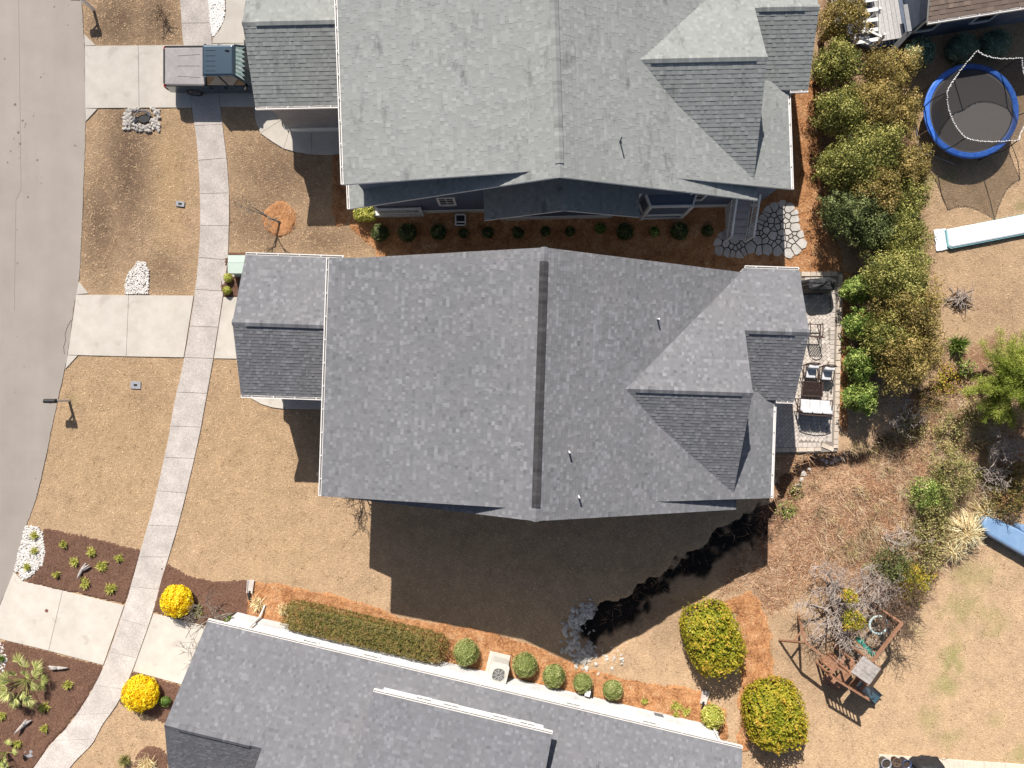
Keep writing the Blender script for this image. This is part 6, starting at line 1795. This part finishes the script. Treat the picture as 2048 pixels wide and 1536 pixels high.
for x in (-1.55, 1.62):
    for s in (-1, 1):
        w = MB(); cy = s * .82
        prof = [(.24, -.12), (.36, -.12), (.385, -.08), (.385, .08), (.36, .12), (.24, .12)]; N = 24
        for k in range(N):
            a0, a1 = 2 * math.pi * k / N, 2 * math.pi * (k + 1) / N
            for (r0, o0), (r1, o1) in zip(prof[:-1], prof[1:]):
                w.face([T(x + r0 * math.cos(a0), cy + o0, .385 + r0 * math.sin(a0)), T(x + r0 * math.cos(a1), cy + o0, .385 + r0 * math.sin(a1)), T(x + r1 * math.cos(a1), cy + o1, .385 + r1 * math.sin(a1)), T(x + r1 * math.cos(a0), cy + o1, .385 + r1 * math.sin(a0))])
        wo = w.build("wheel", m_tyre, TR, smooth=True)
        r = MB(); oo = cy + s * .1
        for k in range(6):
            a = k * math.pi / 3; r.beam(T(x, oo, .385), T(x + .23 * math.cos(a), oo, .385 + .23 * math.sin(a)), .07, .03)
        for k in range(18):
            a0, a1 = 2 * math.pi * k / 18, 2 * math.pi * (k + 1) / 18; r.beam(T(x + .23 * math.cos(a0), oo, .385 + .23 * math.sin(a0)), T(x + .23 * math.cos(a1), oo, .385 + .23 * math.sin(a1)), .04, .04)
        r.build("rim", m_rim, wo)
m = MB(); m.box(T(-2.68, 0, .55), (.16, 1.7, .2)); m.build("bumper", m_rim, TR, bevel=.03)
for s in (-1, 1):
    m = MB(); m.box(T(-2.62, s * .86, .9), (.1, .14, .34)); m.build("taillight", m_tail, TR)
    m = MB(); m.box(T(1.15, s * 1.04, 1.16), (.12, .24, .18)); m.build("mirror", m_blackpl, TR, bevel=.03)
    for x in (.15, -.5):
        m = MB(); m.box(T(x, s * .945, .95), (.16, .03, .04)); m.build("handle", m_blackpl, TR)

# ---- trampoline
kz = 1 - .9 * SC / FP
tcx, tcy = (1943 - 1024) * kz / SC, -(222 - 768) * kz / SC
TP = thing("trampoline", (tcx, tcy, 0), "round trampoline with blue pad, safety net and string lights", "trampoline")
R = 95 * kz / SC
m_blue = mat("blue_vinyl_pad", C(48, 104, 206), C(88, 136, 222), scale=6, rough=.4, bump=.3, bscale=8); m_mat = mat("trampoline_mat", C(80, 76, 74), C(92, 88, 86), scale=30, rough=.8)
m_net, nt, bs, out = _nodes("black_netting")
bs.inputs["Base Color"].default_value = (.02, .018, .018, 1); bs.inputs["Roughness"].default_value = .9
tr_ = nt.nodes.new("ShaderNodeBsdfTransparent"); mx = nt.nodes.new("ShaderNodeMixShader"); mx.inputs[0].default_value = .52
nt.links.new(tr_.outputs[0], mx.inputs[1]); nt.links.new(bs.outputs[0], mx.inputs[2]); nt.links.new(mx.outputs[0], out.inputs[0])
n = 64
def ringp(r, z, k, N=n): a = 2 * math.pi * k / N; return (tcx + r * math.cos(a), tcy + r * math.sin(a), z)
m = MB()
for k in range(n):
    seg = (k % 8) / 8
    for (r0, z0, r1, z1) in ((R, .9, R - .05, .94), (R - .05, .94, R - .22, .94), (R - .22, .94, R - .27, .9), (R, .9, R, .84)):
        m.face([ringp(r0, z0, k), ringp(r0, z0, k + 1), ringp(r1, z1, k + 1), ringp(r1, z1, k)], seg)
m.build("pad", m_blue, TP, smooth=True)
m = MB(); m.face([ringp(R - .25, .88, k) for k in range(n)]); m.build("jumping_mat", m_mat, TP)
fr_ = MB(); fr_.torus((tcx, tcy, .86), R - .06, .03, 48, 6); fr_.build("frame", m_rim, TP)
tops = []
for q in range(6):
    a = math.radians(-185 - q * 60); ca, sa = math.cos(a), math.sin(a)
    foot = Vector((tcx + R * 1.0 * ca, tcy + R * 1.0 * sa, 0)); tp = Vector((tcx + R * .98 * ca, tcy + R * .98 * sa, 2.55 + .15 * math.sin(q * 2.1))); tops.append(tp)
    m = MB(); m.tube([foot, (foot.x, foot.y, .9), (tcx + R * 1.05 * ca, tcy + R * 1.05 * sa, 1.7), tp], [.024] * 4, 8); m.build("pole", m_blackpl, TP)
    l = MB(); b = a + .5; f2 = Vector((tcx + R * math.cos(b), tcy + R * math.sin(b), 0)); l.tube([(foot.x, foot.y, .86), (foot.x, foot.y, .05), (f2.x, f2.y, .05), (f2.x, f2.y, .86)], [.024] * 4, 8); l.build("leg", m_rim, TP)
m = MB(); lights = MB(); bulbs = []
for q in range(6):
    p, p2 = tops[q], tops[(q + 1) % 6]; N = 14; prev = None
    for k in range(N + 1):
        t = k / N; tp = p.lerp(p2, t); tp.z -= .35 * 4 * t * (1 - t); ctr = Vector((tcx, tcy, tp.z))
        dirv = (tp - ctr); dirv.z = 0; rad = dirv.length; dn = dirv / rad; bt = Vector((tcx + dn.x * (R - .33), tcy + dn.y * (R - .33), .9))
        md = tp.lerp(bt, .5)
        if prev: m.face([prev[0], tp, md, prev[1]]); m.face([prev[1], md, bt, prev[2]]); 
        prev = (tp.copy(), md.copy(), bt.copy())
    for k in range(26):
        t = (k + .5) / 26; tp = p.lerp(p2, t); tp.z -= .35 * 4 * t * (1 - t); bulbs.append(tp)
m.build("net", m_net, TP)
for b in bulbs:
    lights.box((b.x + random.uniform(-.02, .02), b.y + random.uniform(-.02, .02), b.z + .02), (.045, .03, .03), random.uniform(0, 3))
for q in range(6):
    p, p2 = tops[q], tops[(q + 1) % 6]; pts = []
    for k in range(13):
        t = k / 12; tp = p.lerp(p2, t); tp.z -= .35 * 4 * t * (1 - t); pts.append(tp)
    lights.tube(pts, [.009] * 13, 4)
lights.build("string_light", m_white, TP)
m = MB(); c = W(1848, 222); m.box((c.x, c.y, .35), (.1, .62, .5), .2); m.build("step_board", m_wood, TP)

# ---- inflatables
def air_mat(name, P, th, label, material, cat):
    c = sum((Vector(p) for p in PX(P)), Vector((0, 0))) / len(P); root = thing(name, (c.x, c.y, 0), label, cat)
    m = MB(); m.prism(PX(P), .03, .03 + th); m.build("body", material, root, bevel=th * .45)
    return root
m_airw = mat("white_blue_vinyl", C(236, 242, 246), C(248, 250, 252), scale=2, rough=.35); m_aqua = mat("aqua_vinyl_edge", C(150, 206, 214), rough=.4); m_airb = mat("sky_blue_vinyl", C(126, 158, 196), C(146, 176, 208), scale=1.5, rough=.25)
am = air_mat("air_mat", [(1889, 460), (2090, 422), (2100, 458), (1898, 497), (1893, 493)], .2, "long white inflatable tumbling mat on the bare yard", m_airw, "air mat")
m = MB(); e = PX([(1887.5, 461), (2090, 420.5), (2100, 459.5), (1898, 498.5), (1892, 494)]); m.prism(e, .05, .17); m.build("side_band", m_aqua, am)
c = W(1880, 480); m = MB(); rg = random.Random(2); G = 8
pt_ = PX([(1866, 460), (1890, 457), (1896, 498), (1872, 503)])
grid = []
for a in range(G + 1):
    for b in range(G + 1):
        u, v = a / G, b / G; x = (1 - u) * (1 - v) * pt_[0][0] + u * (1 - v) * pt_[1][0] + u * v * pt_[2][0] + (1 - u) * v * pt_[3][0]; y = (1 - u) * (1 - v) * pt_[0][1] + u * (1 - v) * pt_[1][1] + u * v * pt_[2][1] + (1 - u) * v * pt_[3][1]
        grid.append((x + rg.uniform(-.015, .015), y + rg.uniform(-.015, .015), .03 + rg.uniform(0, .05)))
for a in range(G):
    for b in range(G): m.face([grid[a * (G + 1) + b], grid[(a + 1) * (G + 1) + b], grid[(a + 1) * (G + 1) + b + 1], grid[a * (G + 1) + b + 1]])
o = m.build("crumpled_sheet", m_airw, origin=(c.x, c.y, 0), smooth=True); tag(o, "crumpled white sheet at the end of the tumbling mat", "sheet")
air_mat("inflatable_slide", [(1950, 1043), (1953, 1033), (1962, 1029), (1975, 1031), (2100, 1092), (2090, 1140), (1962, 1066), (1952, 1056)], .55, "blue inflatable with rounded end at the picture edge", m_airb, "inflatable")
c = W(2032, 1052); m = MB(); m.lathe([(.16, 0), (.17, .5), (.15, .55)], (c.x, c.y, 0), 16); o = m.build("blue_barrel", m_airb, origin=(c.x, c.y, 0)); tag(o, "small blue drum behind the blue inflatable", "drum")

# ---- playset
m_cedar = mat("orange_cedar", C(146, 104, 78), C(182, 138, 110), scale=8, rough=.8, bump=.2, rand=.08); m_oldroof = mat("grey_plywood", C(170, 162, 156), C(204, 196, 190), scale=6, rough=.9, big=.1, bigscale=3, rand=.06); m_slide = mat("teal_slide", C(74, 112, 130), C(92, 130, 146), scale=3, rough=.3); m_teal = mat("teal_plastic", C(64, 150, 132), C(90, 176, 156), scale=6, rough=.4)
PL = thing("playset", tuple(W(1710, 1330)), "weathered wooden playset with teal slide and grey roof panel under the bare tree", "playset")
def wz(px, py, z): return W(px, py, z)
Z1, Z2 = 1.15, 2.3
roofq = [wz(1702, 1344, Z2), wz(1727, 1311, Z2 + .25), wz(1761, 1337, Z2 + .25), wz(1738, 1369, Z2)]
for k in range(5):                                            # roof boards
    t0, t1 = k / 5, (k + .94) / 5
    a, b = roofq[0].lerp(roofq[1], t0), roofq[3].lerp(roofq[2], t0); a2, b2 = roofq[0].lerp(roofq[1], t1), roofq[3].lerp(roofq[2], t1)
    m = MB(); dz = Vector((0, 0, .03)); m.hexa([a, b, b2, a2], [a + dz, b + dz, b2 + dz, a2 + dz]); m.build("roof_board", m_oldroof, PL)
m = MB(); q2 = [wz(1762, 1338, Z2 + .24), wz(1767, 1343, Z2 - .1), wz(1743, 1376, Z2 - .35), wz(1738.5, 1370, Z2)]
m.hexa(q2, [p + Vector((0, 0, .03)) for p in q2]); m.build("roof_board", m_red_bark, PL)
corn = [wz(x, y, Z2) for x, y in ((1700, 1346), (1728, 1312), (1760, 1338), (1736, 1370))]
for p in corn:
    m = MB(); m.box((p.x, p.y, Z2 / 2), (.09, .09, Z2)); m.build("post", m_cedar, PL)
p0 = wz(1655, 1345, Z1); p1 = wz(1722, 1386, Z1); p2 = wz(1752, 1345, Z1); p3 = wz(1690, 1308, Z1)
for k in range(8):
    t0, t1 = k / 8, (k + .9) / 8; a, b, a2, b2 = p0.lerp(p1, t0), p3.lerp(p2, t0), p0.lerp(p1, t1), p3.lerp(p2, t1)
    m = MB(); dz = Vector((0, 0, .035)); m.hexa([a, b, b2, a2], [a + dz, b + dz, b2 + dz, a2 + dz])
    if k not in (1, 4): m.build("plank", m_cedar, PL)
for p in (p0, p1, p3): m = MB(); m.box((p.x, p.y, .9), (.09, .09, 1.8)); m.build("post", m_cedar, PL)
m = MB(); m.beam(p0 + Vector((0, 0, .75)), p1 + Vector((0, 0, .75)), .05, .12); m.beam(p0 + Vector((0, 0, .3)), p1 + Vector((0, 0, .3)), .04, .1); m.build("rail", m_cedar, PL)
m = MB()
for k in range(9): q = p0.lerp(p1, (k + .5) / 9); m.box((q.x, q.y, Z1 + .45), (.035, .05, .6), -.5)
m.build("baluster", m_cedar, PL)
a, b = wz(1714, 1360, Z1), wz(1760, 1400, .3); d = (b - a); s_ = Vector((-d.y, d.x, 0)).normalized() * .26
m = MB(); N = 6
for k in range(N):
    t0, t1 = k / N, (k + 1) / N; z0, z1 = Z1 * (1 - t0) ** 1.1 + .2, Z1 * (1 - t1) ** 1.1 + .2
    q0, q1 = a.lerp(b, t0), a.lerp(b, t1); q0.z, q1.z = z0, z1
    for o0, o1, h0, h1 in ((-1, -.8, .14, 0), (-.8, .8, 0, 0), (.8, 1, 0, .14)):
        m.face([q0 + s_ * o0 + Vector((0, 0, h0)), q0 + s_ * o1 + Vector((0, 0, h1)), q1 + s_ * o1 + Vector((0, 0, h1)), q1 + s_ * o0 + Vector((0, 0, h0))])
m.build("slide", m_slide, PL)
# swing beams and A-frames
def aframe(top, along, sp=.75):
    n_ = Vector((-along.y, along.x, 0)).normalized()
    for s in (-1, 1): m = MB(); m.beam(top, Vector((top.x, top.y, 0)) + n_ * s * sp, .08, .08); m.build("leg", m_cedar, PL)
    m = MB(); m.beam(top.lerp(Vector((top.x, top.y, 0)) + n_ * sp, .45), top.lerp(Vector((top.x, top.y, 0)) - n_ * sp, .45), .06, .06); m.build("brace", m_cedar, PL)
b0, b1 = wz(1804, 1246, Z2), wz(1745, 1322, Z2)
m = MB(); m.beam(b0, b1, .1, .14); m.build("swing_beam", m_cedar, PL); aframe(b0, b1 - b0)
b2, b3 = wz(1612, 1286, 2.0), wz(1690, 1345, 2.0)
m = MB(); m.beam(b2, b3, .09, .12); m.build("swing_beam", m_cedar, PL); aframe(b2, b3 - b2)
m = MB()
for k in range(7): q = wz(1655, 1330, .2 + k * .28).lerp(wz(1690, 1312, .2 + k * .28), 1); q0 = wz(1640 + k * 3, 1318 + k * 3, .15 + k * .16); m.beam(q0, q0 + Vector((.5, .25, 0)), .05, .05)
m.beam(wz(1638, 1318, 0), wz(1662, 1338, 1.2), .06, .09); m.beam(wz(1662, 1306, 0), wz(1686, 1326, 1.2), .06, .09); m.build("ladder", m_cedar, PL)
m = MB(); q = wz(1666, 1362, .75); m.box((q.x, q.y, .7), (.9, .34, .06), -.55); m.box((q.x + .1, q.y - .3, .4), (.9, .3, .05), -.55); m.build("bench", m_cedar, PL)
sw = wz(1757, 1250, 1.0); RS = thing("ring_swing", (sw.x, sw.y, .6), "round pale blue ring swing hanging from the playset beam", "swing")
m = MB(); m.torus((sw.x, sw.y, 1.0), .41, .055, 36, 8); m.build("ring", mat("pale_blue_padding", C(186, 210, 226), C(226, 232, 206), scale=3, rough=.5), RS)
m = MB(); bm_ = b0.lerp(b1, .45)
for k in range(4): an = k * math.pi / 2 + .4; m.tube([(sw.x + .41 * math.cos(an), sw.y + .41 * math.sin(an), 1.0), (bm_.x + .1 * math.cos(an), bm_.y + .1 * math.sin(an), Z2 - .05)], [.008, .008], 4)
m.build("rope", m_blackpl, RS)
m = MB()
for k in range(-3, 4):
    x = k * .1; y = (.39 ** 2 - x * x) ** .5 if abs(x) < .39 else 0
    m.tube([(sw.x + x, sw.y - y, .99), (sw.x + x, sw.y + y, .99)], [.006, .006], 4); m.tube([(sw.x - y, sw.y + x, .99), (sw.x + y, sw.y + x, .99)], [.006, .006], 4)
m.build("seat_net", m_blackpl, RS)
gl = wz(1728, 1291, .7); GS = thing("glider_swing", (gl.x, gl.y, .3), "teal plastic glider swing between bare tree and grey roof panel", "swing")
dx = Vector((.55, -.6, 0)).normalized()
m = MB(); m.beam(gl - dx * .5, gl + dx * .5, .16, .06); m.beam(gl - dx * .5 + Vector((0, 0, .02)), gl - dx * .42 + Vector((0, 0, .4)), .26, .05); m.beam(gl + dx * .5, gl + dx * .42 + Vector((0, 0, .4)), .26, .05); m.build("seat", m_teal, GS)
m = MB()
for s in (-1, 1): e_ = gl + dx * .42 * s; tq = b0.lerp(b1, .85); m.tube([e_, (tq.x + dx.x * .3 * s, tq.y + dx.y * .3 * s, Z2 - .05)], [.01, .01], 4)
m.build("rope", m_teal, GS)
